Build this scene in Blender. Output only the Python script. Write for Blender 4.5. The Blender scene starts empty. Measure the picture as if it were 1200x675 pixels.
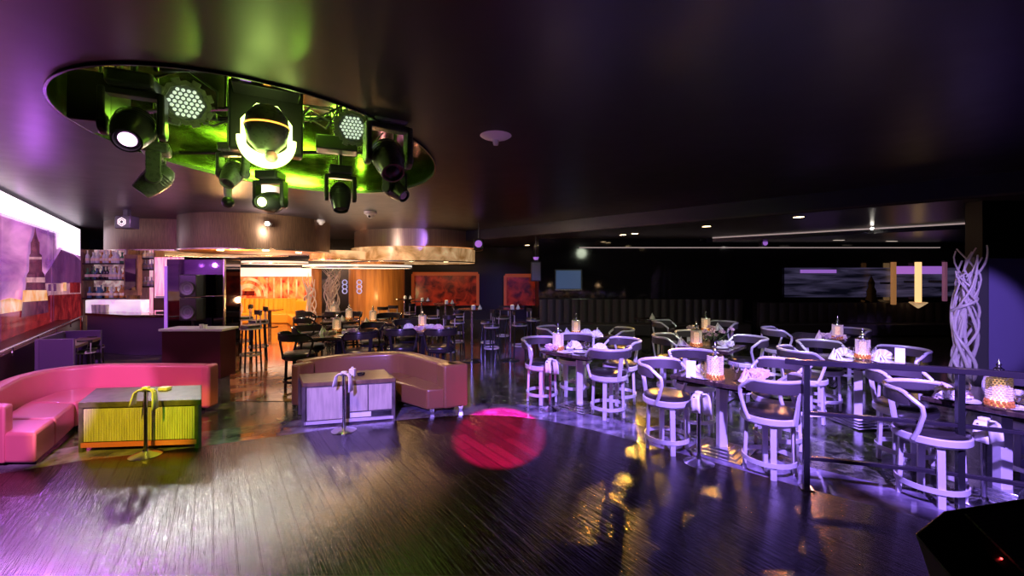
import bpy, bmesh, math, random
from mathutils import Vector, Matrix
random.seed(7)
PI = math.pi
SC = bpy.context.scene
COL = SC.collection
R = math.radians

# ------------------------------------------------------------------ camera
F, EYE, HOR = 500.0, 2.2, 322.0
cd = bpy.data.cameras.new('camera'); cam = bpy.data.objects.new('camera', cd); COL.objects.link(cam)
cam.location = (0, 0, EYE); cam.rotation_euler = (R(90), 0, 0)
cd.sensor_width = 36; cd.lens = 36 * F / 1200; cd.shift_y = (HOR - 337.5) / 1200
cd.clip_start = 0.05; cd.clip_end = 100
SC.camera = cam
SC.view_settings.view_transform = 'Standard'; SC.view_settings.look = 'None'
SC.view_settings.exposure = 0.1; SC.view_settings.gamma = 1
SC.view_settings.use_curve_mapping = False

# ------------------------------------------------------------------ world
w = bpy.data.worlds.new('night'); SC.world = w; w.use_nodes = True
w.node_tree.nodes['Background'].inputs[0].default_value = (0.10, 0.06, 0.16, 1)
w.node_tree.nodes['Background'].inputs[1].default_value = 0.01

def P(px, py, z=0.0):
    """point of the place at height z seen at this pixel of the photograph"""
    Y = F * (EYE - z) / (py - HOR)
    return Vector(((px - 600) / F * Y, Y, z))
def D(px, Y, z=0.0):
    return Vector(((px - 600) / F * Y, Y, z))
def Z(py, Y):
    return EYE - (py - HOR) * Y / F

# ------------------------------------------------------------------ lights
def aim(o, tgt):
    o.rotation_euler = (Vector(tgt) - o.location).to_track_quat('-Z', 'Y').to_euler()
def spot(name, loc, tgt, energy, color, angle, blend=0.3, size=0.08):
    l = bpy.data.lights.new(name, 'SPOT'); l.energy = energy; l.color = color
    l.spot_size = R(angle); l.spot_blend = blend; l.shadow_soft_size = size
    o = bpy.data.objects.new(name, l); COL.objects.link(o); o.location = loc; aim(o, tgt); return o
def point(name, loc, energy, color, size=0.08):
    l = bpy.data.lights.new(name, 'POINT'); l.energy = energy; l.color = color; l.shadow_soft_size = size
    o = bpy.data.objects.new(name, l); COL.objects.link(o); o.location = loc; return o
def area(name, loc, tgt, energy, color, sx, sy):
    l = bpy.data.lights.new(name, 'AREA'); l.energy = energy; l.color = color; l.shape = 'RECTANGLE'
    l.size = sx; l.size_y = sy
    o = bpy.data.objects.new(name, l); COL.objects.link(o); o.location = loc; aim(o, tgt); return o
VIO = (0.30, 0.17, 1.0); WARM = (1.0, 0.62, 0.25); MAG = (1.0, 0.22, 0.85); GRN = (0.42, 1.0, 0.05)
# stage wash from above and behind the stage front
VIO = (0.36, 0.22, 1.0)
spot('violet_stage_wash', (0.9, 1.5, 3.9), (1.35, 7.5, 0.2), 5200, VIO, 23, 0.35, 0.06)
spot('violet_stage_wash', (1.9, 1.2, 3.9), (2.95, 6.0, 0.2), 4600, VIO, 27, 0.35, 0.06)
spot('violet_stage_wash', (2.6, 0.9, 3.9), (4.95, 5.05, 0.2), 4600, VIO, 29, 0.35, 0.06)
spot('violet_stage_wash', (2.3, 1.0, 3.9), (5.3, 7.6, 0.4), 3200, VIO, 25, 0.5, 0.06)
spot('violet_sculpture_wash', (3.6, 1.0, 3.9), (8.25, 7.7, 1.4), 2600, (0.5, 0.32, 1.0), 15, 0.5, 0.06)
spot('violet_table_wash', (-1.2, 0.2, 2.9), (-1.6, 6.6, 0.15), 3200, VIO, 32, 0.5, 0.05)
spot('violet_far_wash', (0.4, 2.0, 3.7), (-0.6, 11.5, 0.5), 700, (0.22, 0.15, 1.0), 34, 0.6, 0.1)
spot('white_stage_wash', (4.2, 6.2, 3.5), (3.6, 8.4, 0.0), 260, (0.85, 0.95, 0.7), 120, 0.8, 0.3)
spot('magenta_sofa_wash', (-3.2, 0.6, 3.8), (-7.1, 6.1, 0.3), 1900, (0.95, 0.36, 1.0), 25, 0.25, 0.05)
spot('magenta_sofa_wash', (-5.0, 3.2, 3.9), (-5.7, 6.95, 0.6), 600, (1.0, 0.28, 0.65), 26, 0.4, 0.05)
point('magenta_side_glow', (-7.6, 5.6, 2.6), 60, (0.9, 0.25, 0.8), 0.15)
spot('violet_floor_wash', (-8.3, 7.6, 3.75), (-3.7, 3.5, 0.0), 700, (0.72, 0.18, 0.95), 34, 0.7, 0.12)
spot('yellow_green_beam', (-3.4, 1.4, 3.85), (-4.85, 5.4, 0.36), 1500, (0.95, 0.72, 0.02), 19, 0.35, 0.03)
spot('green_beam', (-2.8, 1.4, 3.85), (-4.0, 5.45, 0.30), 450, (0.2, 1.0, 0.02), 11, 0.5, 0.03)
spot('pink_beam', (0.0, 0.4, 3.9), (-0.17, 5.78, 0.0), 52000, (1.0, 0.010, 0.34), 11.5, 0.3, 0.02)
spot('orange_sofa_wash', (-2.3, 4.0, 3.9), (-2.0, 7.3, 0.5), 260, (1.0, 0.45, 0.12), 50, 0.6, 0.1)
spot('red_ceiling_fill', (0.6, 1.0, 1.2), (0.65, 4.6, 3.96), 14, (1.0, 0.15, 0.12), 22, 1.0, 0.1)  # both red spots added to imitate reddish reflections in the satin ceiling
spot('red_ceiling_fill', (4.0, 1.0, 1.2), (5.3, 6.2, 3.96), 26, (1.0, 0.15, 0.15), 20, 1.0, 0.1)
spot('lilac_ceiling_fill', (-0.9, 1.0, 2.0), (-0.205, 5.35, 3.92), 60, (0.75, 0.4, 1.0), 5.5, 0.6, 0.02)  # added spot, narrowed to tint one small ceiling fitting
spot('violet_drum_streak', (-0.5, 9.0, 3.3), D(487, 16.0, 3.6), 900, (0.35, 0.2, 1.0), 8, 0.6, 0.05)  # added spot, draws the violet reflection streak on the bronze drum
spot('lime_drum_streak', (-2.5, 9.0, 3.3), D(448, 16.0, 3.6), 420, (0.7, 1.0, 0.05), 3.2, 0.5, 0.03)  # added spot, draws the yellow reflection streak beside it
# back lights that rake across the planks
spot('white_back_light', D(205, 10.2, 3.8), P(205, 600), 330, (1.0, 0.95, 0.90), 20, 0.6, 0.08)
spot('white_back_light', D(318, 9.6, 3.7), P(322, 620), 75, (1.0, 0.9, 0.75), 34, 0.6, 0.12)
spot('gold_back_light', D(450, 12.0, 3.1), P(450, 560), 65, (1.0, 0.55, 0.18), 30, 0.6, 0.15)
spot('gold_back_light', D(520, 13.0, 3.1), P(515, 560), 50, (1.0, 0.50, 0.18), 30, 0.6, 0.15)
# the lit ceiling recess
point('recess_green', (-4.2, 6.6, 4.35), 34, GRN, 0.15)
point('recess_green', (-2.7, 5.6, 4.40), 16, GRN, 0.12)
point('recess_green', (-3.2, 7.9, 4.35), 24, GRN, 0.15)
spot('green_ceiling_ray', (-3.3, 4.6, 3.3), (-2.55, 2.9, 3.96), 9, (0.5, 1.0, 0.08), 22, 0.5, 0.02)
spot('green_ceiling_ray', (-2.3, 4.7, 3.3), (-1.7, 2.9, 3.96), 7, (0.5, 1.0, 0.08), 20, 0.5, 0.02)
# bar side and back rooms
area('cove_light', (-10.6, 9.9, 3.7), (-13.2, 11.2, 2.0), 25, (0.75, 0.25, 1.0), 4.0, 0.2)
point('cove_spill', (-9.4, 8.4, 2.5), 40, (0.6, 0.15, 1.0), 0.05)
point('bar_light', (-14.0, 12.7, 2.6), 320, (1.0, 0.78, 0.72), 0.2)
point('bar_light', (-12.6, 13.8, 2.5), 40, (1.0, 0.6, 0.8), 0.2)
area('lounge_light', (-10.9, 17.6, 3.0), (-11.2, 18.6, 0.2), 420, (1.0, 0.60, 0.30), 3.0, 1.0)
point('corridor_light', (-8.2, 12.6, 2.7), 280, (1.0, 0.50, 0.18), 0.1)
point('column_light', (-5.0, 15.3, 1.3), 45, (1.0, 0.55, 0.2), 0.1)
point('dining_warm_light', (-3.9, 9.6, 2.6), 60, (1.0, 0.6, 0.3), 0.15)
# ------------------------------------------------------------------ materials
def mat(name, color, rough=0.5, metal=0.0, emit=None, es=0.0, trans=0.0, coat=0.0, noise=0.0, nscale=20.0, bump=0.0, stretch=(1,1,1), color2=None, spec=0.5):
    m = bpy.data.materials.new(name); m.use_nodes = True
    nt = m.node_tree; b = nt.nodes['Principled BSDF']
    b.inputs['Base Color'].default_value = (*color, 1); b.inputs['Roughness'].default_value = rough
    b.inputs['Metallic'].default_value = metal; b.inputs['Specular IOR Level'].default_value = spec
    if trans: b.inputs['Transmission Weight'].default_value = trans; b.inputs['IOR'].default_value = 1.3
    if coat: b.inputs['Coat Weight'].default_value = coat; b.inputs['Coat Roughness'].default_value = 0.08
    if emit: b.inputs['Emission Color'].default_value = (*emit, 1); b.inputs['Emission Strength'].default_value = es
    tc = nt.nodes.new('ShaderNodeTexCoord'); mp = nt.nodes.new('ShaderNodeMapping'); mp.inputs['Scale'].default_value = stretch
    nt.links.new(tc.outputs['Object'], mp.inputs['Vector'])
    n = nt.nodes.new('ShaderNodeTexNoise'); n.inputs['Scale'].default_value = nscale; n.inputs['Detail'].default_value = 5
    nt.links.new(mp.outputs[0], n.inputs['Vector'])
    c2 = color2 or tuple(c * 0.6 for c in color)
    if noise or color2:
        mx = nt.nodes.new('ShaderNodeMix'); mx.data_type = 'RGBA'
        mx.inputs['A'].default_value = (*color, 1); mx.inputs['B'].default_value = (*c2, 1)
        rp = nt.nodes.new('ShaderNodeValToRGB'); rp.color_ramp.elements[0].position = 0.4; rp.color_ramp.elements[1].position = 0.62
        nt.links.new(n.outputs['Fac'], rp.inputs[0]); nt.links.new(rp.outputs[0], mx.inputs['Factor'])
        nt.links.new(mx.outputs['Result'], b.inputs['Base Color'])
    else:                                   # a light mottle of gloss keeps every surface procedural
        mr = nt.nodes.new('ShaderNodeMapRange'); mr.inputs['To Min'].default_value = max(0.02, rough - 0.05); mr.inputs['To Max'].default_value = rough + 0.05
        nt.links.new(n.outputs['Fac'], mr.inputs['Value']); nt.links.new(mr.outputs[0], b.inputs['Roughness'])
    if bump:
        bp = nt.nodes.new('ShaderNodeBump'); bp.inputs['Strength'].default_value = bump; bp.inputs['Distance'].default_value = 0.01
        nt.links.new(n.outputs['Fac'], bp.inputs['Height']); nt.links.new(bp.outputs[0], b.inputs['Normal'])
    return m

def wood_floor_mat():
    m = bpy.data.materials.new('dark_planks'); m.use_nodes = True; nt = m.node_tree; L = nt.links
    b = nt.nodes['Principled BSDF']
    tc = nt.nodes.new('ShaderNodeTexCoord'); mp = nt.nodes.new('ShaderNodeMapping')
    mp.inputs['Rotation'].default_value = (0, 0, R(-125))   # planks run back and to the left
    L.new(tc.outputs['Object'], mp.inputs['Vector'])
    br = nt.nodes.new('ShaderNodeTexBrick'); br.inputs['Scale'].default_value = 1
    br.inputs['Brick Width'].default_value = 1.3; br.inputs['Row Height'].default_value = 0.15
    br.inputs['Mortar Size'].default_value = 0.006; br.inputs['Mortar Smooth'].default_value = 0.3; br.offset = 0.37; br.inputs['Bias'].default_value = 0
    br.inputs['Color1'].default_value = (0.014, 0.007, 0.005, 1); br.inputs['Color2'].default_value = (0.030, 0.015, 0.010, 1)
    br.inputs['Mortar'].default_value = (0.004, 0.002, 0.002, 1)
    L.new(mp.outputs[0], br.inputs['Vector'])
    g = nt.nodes.new('ShaderNodeMapping'); g.inputs['Scale'].default_value = (1.6, 34, 1); L.new(mp.outputs[0], g.inputs['Vector'])
    n = nt.nodes.new('ShaderNodeTexNoise'); n.inputs['Scale'].default_value = 2.2; n.inputs['Detail'].default_value = 6; n.inputs['Distortion'].default_value = 0.9
    L.new(g.outputs[0], n.inputs['Vector'])
    mx = nt.nodes.new('ShaderNodeMix'); mx.data_type = 'RGBA'; mx.blend_type = 'MULTIPLY'; mx.inputs['Factor'].default_value = 0.75
    L.new(br.outputs['Color'], mx.inputs['A']); L.new(n.outputs['Fac'], mx.inputs['B'])
    L.new(mx.outputs['Result'], b.inputs['Base Color'])
    mr = nt.nodes.new('ShaderNodeMapRange'); mr.inputs['To Min'].default_value = 0.08; mr.inputs['To Max'].default_value = 0.27
    L.new(n.outputs['Fac'], mr.inputs['Value']); L.new(mr.outputs[0], b.inputs['Roughness'])
    n2 = nt.nodes.new('ShaderNodeTexNoise'); n2.inputs['Scale'].default_value = 26; L.new(tc.outputs['Object'], n2.inputs['Vector'])
    a = nt.nodes.new('ShaderNodeMath'); a.operation = 'MULTIPLY_ADD'; a.inputs[1].default_value = 0.68; L.new(n.outputs['Fac'], a.inputs[0])
    s = nt.nodes.new('ShaderNodeMath'); s.operation = 'MULTIPLY'; s.inputs[1].default_value = -1.4; L.new(br.outputs['Fac'], s.inputs[0])
    s2 = nt.nodes.new('ShaderNodeMath'); s2.operation = 'MULTIPLY_ADD'; s2.inputs[1].default_value = 0.08; L.new(n2.outputs['Fac'], s2.inputs[0]); L.new(s.outputs[0], s2.inputs[2])
    L.new(s2.outputs[0], a.inputs[2])
    bp = nt.nodes.new('ShaderNodeBump'); bp.inputs['Strength'].default_value = 0.6; bp.inputs['Distance'].default_value = 0.012
    L.new(a.outputs[0], bp.inputs['Height']); L.new(bp.outputs[0], b.inputs['Normal'])
    b.inputs['Specular IOR Level'].default_value = 0.5
    return m

def stone_mat():
    m = bpy.data.materials.new('mottled_stone'); m.use_nodes = True; nt = m.node_tree; L = nt.links
    b = nt.nodes['Principled BSDF']; tc = nt.nodes.new('ShaderNodeTexCoord')
    mp = nt.nodes.new('ShaderNodeMapping'); mp.inputs['Rotation'].default_value = (0, 0, R(35)); L.new(tc.outputs['Object'], mp.inputs['Vector'])
    n = nt.nodes.new('ShaderNodeTexNoise'); n.inputs['Scale'].default_value = 7; n.inputs['Detail'].default_value = 12; n.inputs['Roughness'].default_value = 0.72; n.inputs['Distortion'].default_value = 0.8
    L.new(mp.outputs[0], n.inputs['Vector'])
    rp = nt.nodes.new('ShaderNodeValToRGB'); e = rp.color_ramp.elements
    e[0].position = 0.42; e[0].color = (0.010, 0.011, 0.009, 1); e[1].position = 0.66; e[1].color = (0.17, 0.18, 0.13, 1)
    L.new(n.outputs['Fac'], rp.inputs[0])
    br = nt.nodes.new('ShaderNodeTexBrick'); br.offset = 0; br.inputs['Scale'].default_value = 1; br.inputs['Brick Width'].default_value = 0.8; br.inputs['Row Height'].default_value = 0.8
    br.inputs['Mortar Size'].default_value = 0.004; br.inputs['Color1'].default_value = (1,1,1,1); br.inputs['Color2'].default_value = (0.8,0.8,0.8,1); br.inputs['Mortar'].default_value = (0.1,0.1,0.1,1)
    L.new(mp.outputs[0], br.inputs['Vector'])
    mx = nt.nodes.new('ShaderNodeMix'); mx.data_type = 'RGBA'; mx.blend_type = 'MULTIPLY'; mx.inputs['Factor'].default_value = 1
    L.new(rp.outputs[0], mx.inputs['A']); L.new(br.outputs['Color'], mx.inputs['B']); L.new(mx.outputs['Result'], b.inputs['Base Color'])
    b.inputs['Roughness'].default_value = 0.12; b.inputs['Specular IOR Level'].default_value = 0.7
    bp = nt.nodes.new('ShaderNodeBump'); bp.inputs['Strength'].default_value = 0.12; bp.inputs['Distance'].default_value = 0.01
    L.new(n.outputs['Fac'], bp.inputs['Height']); L.new(bp.outputs[0], b.inputs['Normal'])
    return m

def emis_var(name, c1, c2, es, scale=6, stretch=(1,1,1), rough=0.2):
    """a printed or glowing sheet whose colours vary"""
    m = bpy.data.materials.new(name); m.use_nodes = True; nt = m.node_tree; L = nt.links; b = nt.nodes['Principled BSDF']
    tc = nt.nodes.new('ShaderNodeTexCoord'); mp = nt.nodes.new('ShaderNodeMapping'); mp.inputs['Scale'].default_value = stretch
    L.new(tc.outputs['Object'], mp.inputs['Vector'])
    n = nt.nodes.new('ShaderNodeTexNoise'); n.inputs['Scale'].default_value = scale; n.inputs['Detail'].default_value = 6; n.inputs['Distortion'].default_value = 0.6
    L.new(mp.outputs[0], n.inputs['Vector'])
    rp = nt.nodes.new('ShaderNodeValToRGB'); e = rp.color_ramp.elements
    e[0].position = 0.38; e[0].color = (*c1, 1); e[1].position = 0.64; e[1].color = (*c2, 1)
    L.new(n.outputs['Fac'], rp.inputs[0]); L.new(rp.outputs[0], b.inputs['Base Color']); L.new(rp.outputs[0], b.inputs['Emission Color'])
    b.inputs['Emission Strength'].default_value = es; b.inputs['Roughness'].default_value = rough
    return m

def thin_glass(name, tint=(1, 1, 1), gloss=0.1):
    m = bpy.data.materials.new(name); m.use_nodes = True; nt = m.node_tree; L = nt.links
    nt.nodes.remove(nt.nodes['Principled BSDF']); out = nt.nodes['Material Output']
    t = nt.nodes.new('ShaderNodeBsdfTransparent'); t.inputs[0].default_value = (*tint, 1)
    g = nt.nodes.new('ShaderNodeBsdfGlossy'); g.inputs['Roughness'].default_value = 0.05
    lw = nt.nodes.new('ShaderNodeLayerWeight'); lw.inputs[0].default_value = 0.35
    ad = nt.nodes.new('ShaderNodeMath'); ad.operation = 'MULTIPLY_ADD'; ad.inputs[1].default_value = 0.75; ad.inputs[2].default_value = gloss
    mx = nt.nodes.new('ShaderNodeMixShader')
    L.new(lw.outputs['Facing'], ad.inputs[0]); L.new(ad.outputs[0], mx.inputs[0]); L.new(t.outputs[0], mx.inputs[1]); L.new(g.outputs[0], mx.inputs[2]); L.new(mx.outputs[0], out.inputs[0])
    return m

M = dict(
 planks=wood_floor_mat(), stone=stone_mat(),
 wash_footprint=mat('wash_footprint_stone', (0.085, 0.07, 0.11), 0.07, noise=1, nscale=3.5, color2=(0.24, 0.21, 0.30), spec=0.8),
 amberfloor=mat('honey_stone', (0.42, 0.20, 0.07), 0.10, noise=1, nscale=2.5, color2=(0.20, 0.07, 0.02), spec=0.8),
 ceiling=mat('dark_satin_ceiling', (0.022, 0.015, 0.022), 0.36, bump=0.05, nscale=3, spec=0.5),
 soffit=mat('warm_dark_soffit', (0.09, 0.065, 0.06), 0.3, spec=0.5),
 fascia=mat('navy_fascia', (0.012, 0.012, 0.035), 0.3),
 black=mat('black_wall', (0.006, 0.006, 0.008), 0.35),
 blackgloss=mat('black_glass', (0.01, 0.01, 0.014), 0.06, spec=0.9),
 mirror=mat('smoked_mirror', (0.14, 0.12, 0.16), 0.03, metal=1.0),
 recess=mat('gold_green_mirror', (0.55, 0.58, 0.30), 0.12, metal=1.0, noise=1, nscale=2, color2=(0.16, 0.18, 0.05), stretch=(1, 1, 4)),
 trim=mat('brushed_metal_trim', (0.6, 0.55, 0.5), 0.25, metal=1.0),
 violetwall=mat('violet_painted_wall', (0.20, 0.17, 0.42), 0.45),
 greypost=mat('grey_metal_edge', (0.16, 0.16, 0.19), 0.4, metal=0.5),
 leather_red=mat('coral_leather', (0.60, 0.14, 0.22), 0.36, bump=0.10, nscale=60, coat=0.3),
 leather_tan=mat('chestnut_leather', (0.21, 0.095, 0.050), 0.30, bump=0.10, nscale=60, coat=0.3),
 leather_amber=mat('amber_leather', (0.85, 0.38, 0.03), 0.35, bump=0.08, nscale=40),
 leather_black=mat('black_leather', (0.022, 0.018, 0.020), 0.30, bump=0.12, nscale=70),
 leather_grey=mat('charcoal_leather', (0.055, 0.045, 0.055), 0.38, bump=0.1, nscale=40),
 frame=mat('pale_silver_paint', (0.62, 0.58, 0.66), 0.32, metal=0.25),
 frame_dark=mat('dark_lacquer_and_shade', (0.022, 0.018, 0.026), 0.22),
 steel=mat('steel', (0.62, 0.62, 0.66), 0.22, metal=1.0),
 steel_dark=mat('dark_steel', (0.12, 0.12, 0.14), 0.25, metal=0.9),
 tabletop=mat('dark_veneer', (0.055, 0.035, 0.03), 0.16, noise=1, nscale=6, stretch=(1, 6, 1), color2=(0.028, 0.018, 0.018), coat=0.5),
 oaktop=mat('brown_veneer', (0.20, 0.12, 0.075), 0.3, noise=1, nscale=5, stretch=(1, 8, 1), color2=(0.12, 0.07, 0.05)),
 laminate=mat('pale_wood_front', (0.55, 0.50, 0.44), 0.4, noise=1, nscale=3, stretch=(9, 9, 1), color2=(0.42, 0.38, 0.34)),
 woodframe=mat('dark_grey_wood', (0.12, 0.10, 0.11), 0.35, noise=1, nscale=8, color2=(0.07, 0.06, 0.065)),
 cabinet=mat('plum_cabinet_paint', (0.10, 0.06, 0.16), 0.35),
 linen=mat('white_linen', (0.82, 0.80, 0.78), 0.8, bump=0.2, nscale=120),
 linen_pink=mat('dusty_pink_linen', (0.72, 0.55, 0.58), 0.8, bump=0.2, nscale=120),
 china=mat('white_china', (0.80, 0.80, 0.78), 0.15, coat=0.5),
 card=mat('white_card', (0.85, 0.85, 0.85), 0.5),
 glass=thin_glass('drinking_glass', (0.97, 0.97, 0.97), 0.08),
 bead=mat('crystal_bead', (0.85, 0.78, 0.74), 0.08, trans=0.35, emit=(1.0, 0.70, 0.45), es=0.03),
 amberbead=mat('amber_crystal', (0.55, 0.22, 0.06), 0.12, trans=0.3, emit=(1.0, 0.35, 0.05), es=0.05),
 candle=emis_var('candle_glow', (1.0, 0.50, 0.18), (1.0, 0.80, 0.50), 1.6, 30),
 lamp_warm=mat('warm_lamp_lens', (1, 0.8, 0.5), 0.4, emit=(1.0, 0.72, 0.38), es=14),
 lamp_white=mat('white_lamp_lens', (1, 1, 1), 0.4, emit=(1.0, 0.93, 0.82), es=30),
 lens_green=mat('lime_lens', (0.9, 1, 0.5), 0.4, emit=(0.72, 1.0, 0.25), es=12),
 lens_pink=mat('pink_lens', (1, 0.6, 1), 0.4, emit=(1.0, 0.55, 1.0), es=3.5),
 led=mat('led_chip', (0.9, 0.95, 0.9), 0.4, emit=(0.80, 0.95, 0.75), es=0.75),
 green_lit=mat('lime_lit_glow', (0.8, 1, 0.4), 0.4, emit=(0.70, 1.0, 0.22), es=5.5),
 fix=mat('fixture_black', (0.028, 0.028, 0.032), 0.32, spec=0.6),
 fixgreen=mat('fixture_grey', (0.16, 0.17, 0.16), 0.28, spec=0.6),
 orange_led=mat('orange_led_strip', (1, 0.4, 0.05), 0.4, emit=(1.0, 0.42, 0.05), es=2.5),
 redled=mat('red_led', (1, 0.1, 0.1), 0.4, emit=(1.0, 0.05, 0.05), es=8),
 drum=mat('ribbed_bronze_cloth', (0.15, 0.085, 0.05), 0.35, metal=0.5, noise=1, nscale=6, stretch=(14, 14, 0.6), color2=(0.09, 0.045, 0.03)),
 drum_mirror=mat('polished_bronze', (0.55, 0.42, 0.36), 0.30, metal=0.7, noise=1, nscale=2, stretch=(8, 8, 0.1), color2=(0.45, 0.32, 0.30)),
 gold=mat('satin_gold', (0.85, 0.60, 0.32), 0.22, metal=0.9),
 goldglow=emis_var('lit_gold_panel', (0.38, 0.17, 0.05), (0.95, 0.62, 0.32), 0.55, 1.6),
 creamglow=emis_var('lit_cream_panel', (1.0, 0.80, 0.62), (1.0, 0.90, 0.78), 0.8, 1.0),
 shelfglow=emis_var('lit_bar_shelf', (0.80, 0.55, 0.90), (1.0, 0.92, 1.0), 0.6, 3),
 shelfback=emis_var('shelf_back_fill_glow', (0.35, 0.18, 0.22), (1.0, 0.80, 0.75), 0.32, 5),  # emission added to brighten the panel behind the bottles
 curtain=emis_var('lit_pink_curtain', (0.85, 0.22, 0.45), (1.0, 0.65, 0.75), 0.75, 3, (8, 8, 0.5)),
 strip=mat('cove_strip', (1, 0.9, 1), 0.5, emit=(1.0, 0.84, 1.0), es=1.6),
 trim_glint=mat('painted_trim_glint', (0.8, 0.7, 0.7), 0.3, emit=(1.0, 0.78, 0.75), es=0.28),  # emission stands for the glint on bare metal trim
 purple_glow=mat('purple_glow', (0.6, 0.2, 1), 0.5, emit=(0.55, 0.22, 1.0), es=0.45),
 sky=emis_var('mural_sky', (0.24, 0.07, 0.34), (0.66, 0.30, 0.66), 0.55, 0.6, (0.5, 0.5, 2.2), 0.12),
 mtower=emis_var('mural_tower', (0.07, 0.015, 0.07), (0.22, 0.06, 0.14), 0.35, 3, rough=0.12),
 mcream=emis_var('mural_cream', (0.40, 0.20, 0.32), (0.70, 0.45, 0.55), 0.4, 2, rough=0.12),
 mroof=emis_var('mural_roof', (0.13, 0.035, 0.18), (0.22, 0.07, 0.26), 0.35, 1, rough=0.12),
 mred=emis_var('mural_red_wall', (0.14, 0.01, 0.02), (0.36, 0.03, 0.04), 0.4, 2.5, rough=0.12),
 mglow=emis_var('mural_lights', (0.90, 0.45, 0.15), (1.0, 0.75, 0.55), 0.45, 2, rough=0.12),
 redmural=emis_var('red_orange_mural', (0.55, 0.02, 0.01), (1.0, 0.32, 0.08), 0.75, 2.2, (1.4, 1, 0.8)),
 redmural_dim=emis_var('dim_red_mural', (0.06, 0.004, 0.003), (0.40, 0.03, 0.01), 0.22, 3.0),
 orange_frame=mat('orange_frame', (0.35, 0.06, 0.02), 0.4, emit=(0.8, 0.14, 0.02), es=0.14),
 reflection_dark=emis_var('mural_reflection', (0.004, 0.004, 0.010), (0.06, 0.05, 0.11), 0.6, 1.1, (0.5, 1, 5)),
 reflection_black=mat('tree_reflection', (0.004, 0.004, 0.005), 0.2),
 screen=mat('blue_screen', (0.05, 0.09, 0.2), 0.2, emit=(0.10, 0.17, 0.36), es=0.3),
 amberwood=mat('amber_veneer', (0.62, 0.28, 0.07), 0.3, noise=1, nscale=2, stretch=(4, 4, 0.4), color2=(0.42, 0.17, 0.04)),
 lattice=mat('blue_white_ornament', (0.35, 0.40, 0.75), 0.35, emit=(0.3, 0.4, 1.0), es=0.35),
 branch=mat('white_branches', (0.72, 0.68, 0.74), 0.4, bump=0.3, nscale=12),
 grille=mat('speaker_mesh', (0.02, 0.02, 0.024), 0.45, metal=0.4, bump=0.0),
 plastic=mat('white_plastic', (0.75, 0.72, 0.75), 0.35),
 tube_amber=mat('amber_tube', (1, 0.6, 0.25), 0.4, emit=(1.0, 0.60, 0.26), es=1.1),
 tube_dim=mat('dim_amber_tube', (0.5, 0.25, 0.1), 0.4, emit=(0.7, 0.30, 0.10), es=0.35),
 tube_plum=mat('plum_tube', (0.4, 0.2, 0.4), 0.4, emit=(0.45, 0.15, 0.30), es=0.25),
 b_green=mat('green_bottle_glass', (0.05, 0.22, 0.09), 0.08, coat=0.5),
 b_amber=mat('amber_bottle_glass', (0.50, 0.22, 0.05), 0.08, coat=0.5),
 b_clear=mat('clear_bottle_glass', (0.65, 0.70, 0.72), 0.06, coat=0.5),
 b_blue=mat('blue_bottle_glass', (0.08, 0.20, 0.40), 0.08, coat=0.5),
 b_dark=mat('dark_bottle_glass', (0.02, 0.02, 0.02), 0.08, coat=0.5),
 label=mat('bottle_label', (0.80, 0.72, 0.55), 0.6),
 lilac=mat('lilac_petals', (0.55, 0.35, 0.50), 0.7), leafdark=mat('dark_leaf', (0.03, 0.06, 0.03), 0.5),
)
# perforated look for the speaker mesh
nt = M['grille'].node_tree; b_ = nt.nodes['Principled BSDF']; tc_ = nt.nodes.new('ShaderNodeTexCoord')
vo = nt.nodes.new('ShaderNodeTexVoronoi'); vo.inputs['Scale'].default_value = 75; vo.inputs['Randomness'].default_value = 0.0; nt.links.new(tc_.outputs['Object'], vo.inputs['Vector'])
rp_ = nt.nodes.new('ShaderNodeValToRGB'); rp_.color_ramp.elements[0].position = 0.25; rp_.color_ramp.elements[0].color = (0, 0, 0, 1); rp_.color_ramp.elements[1].position = 0.4; rp_.color_ramp.elements[1].color = (0.22, 0.23, 0.26, 1)
nt.links.new(vo.outputs['Distance'], rp_.inputs[0]); nt.links.new(rp_.outputs[0], b_.inputs['Base Color'])

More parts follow.
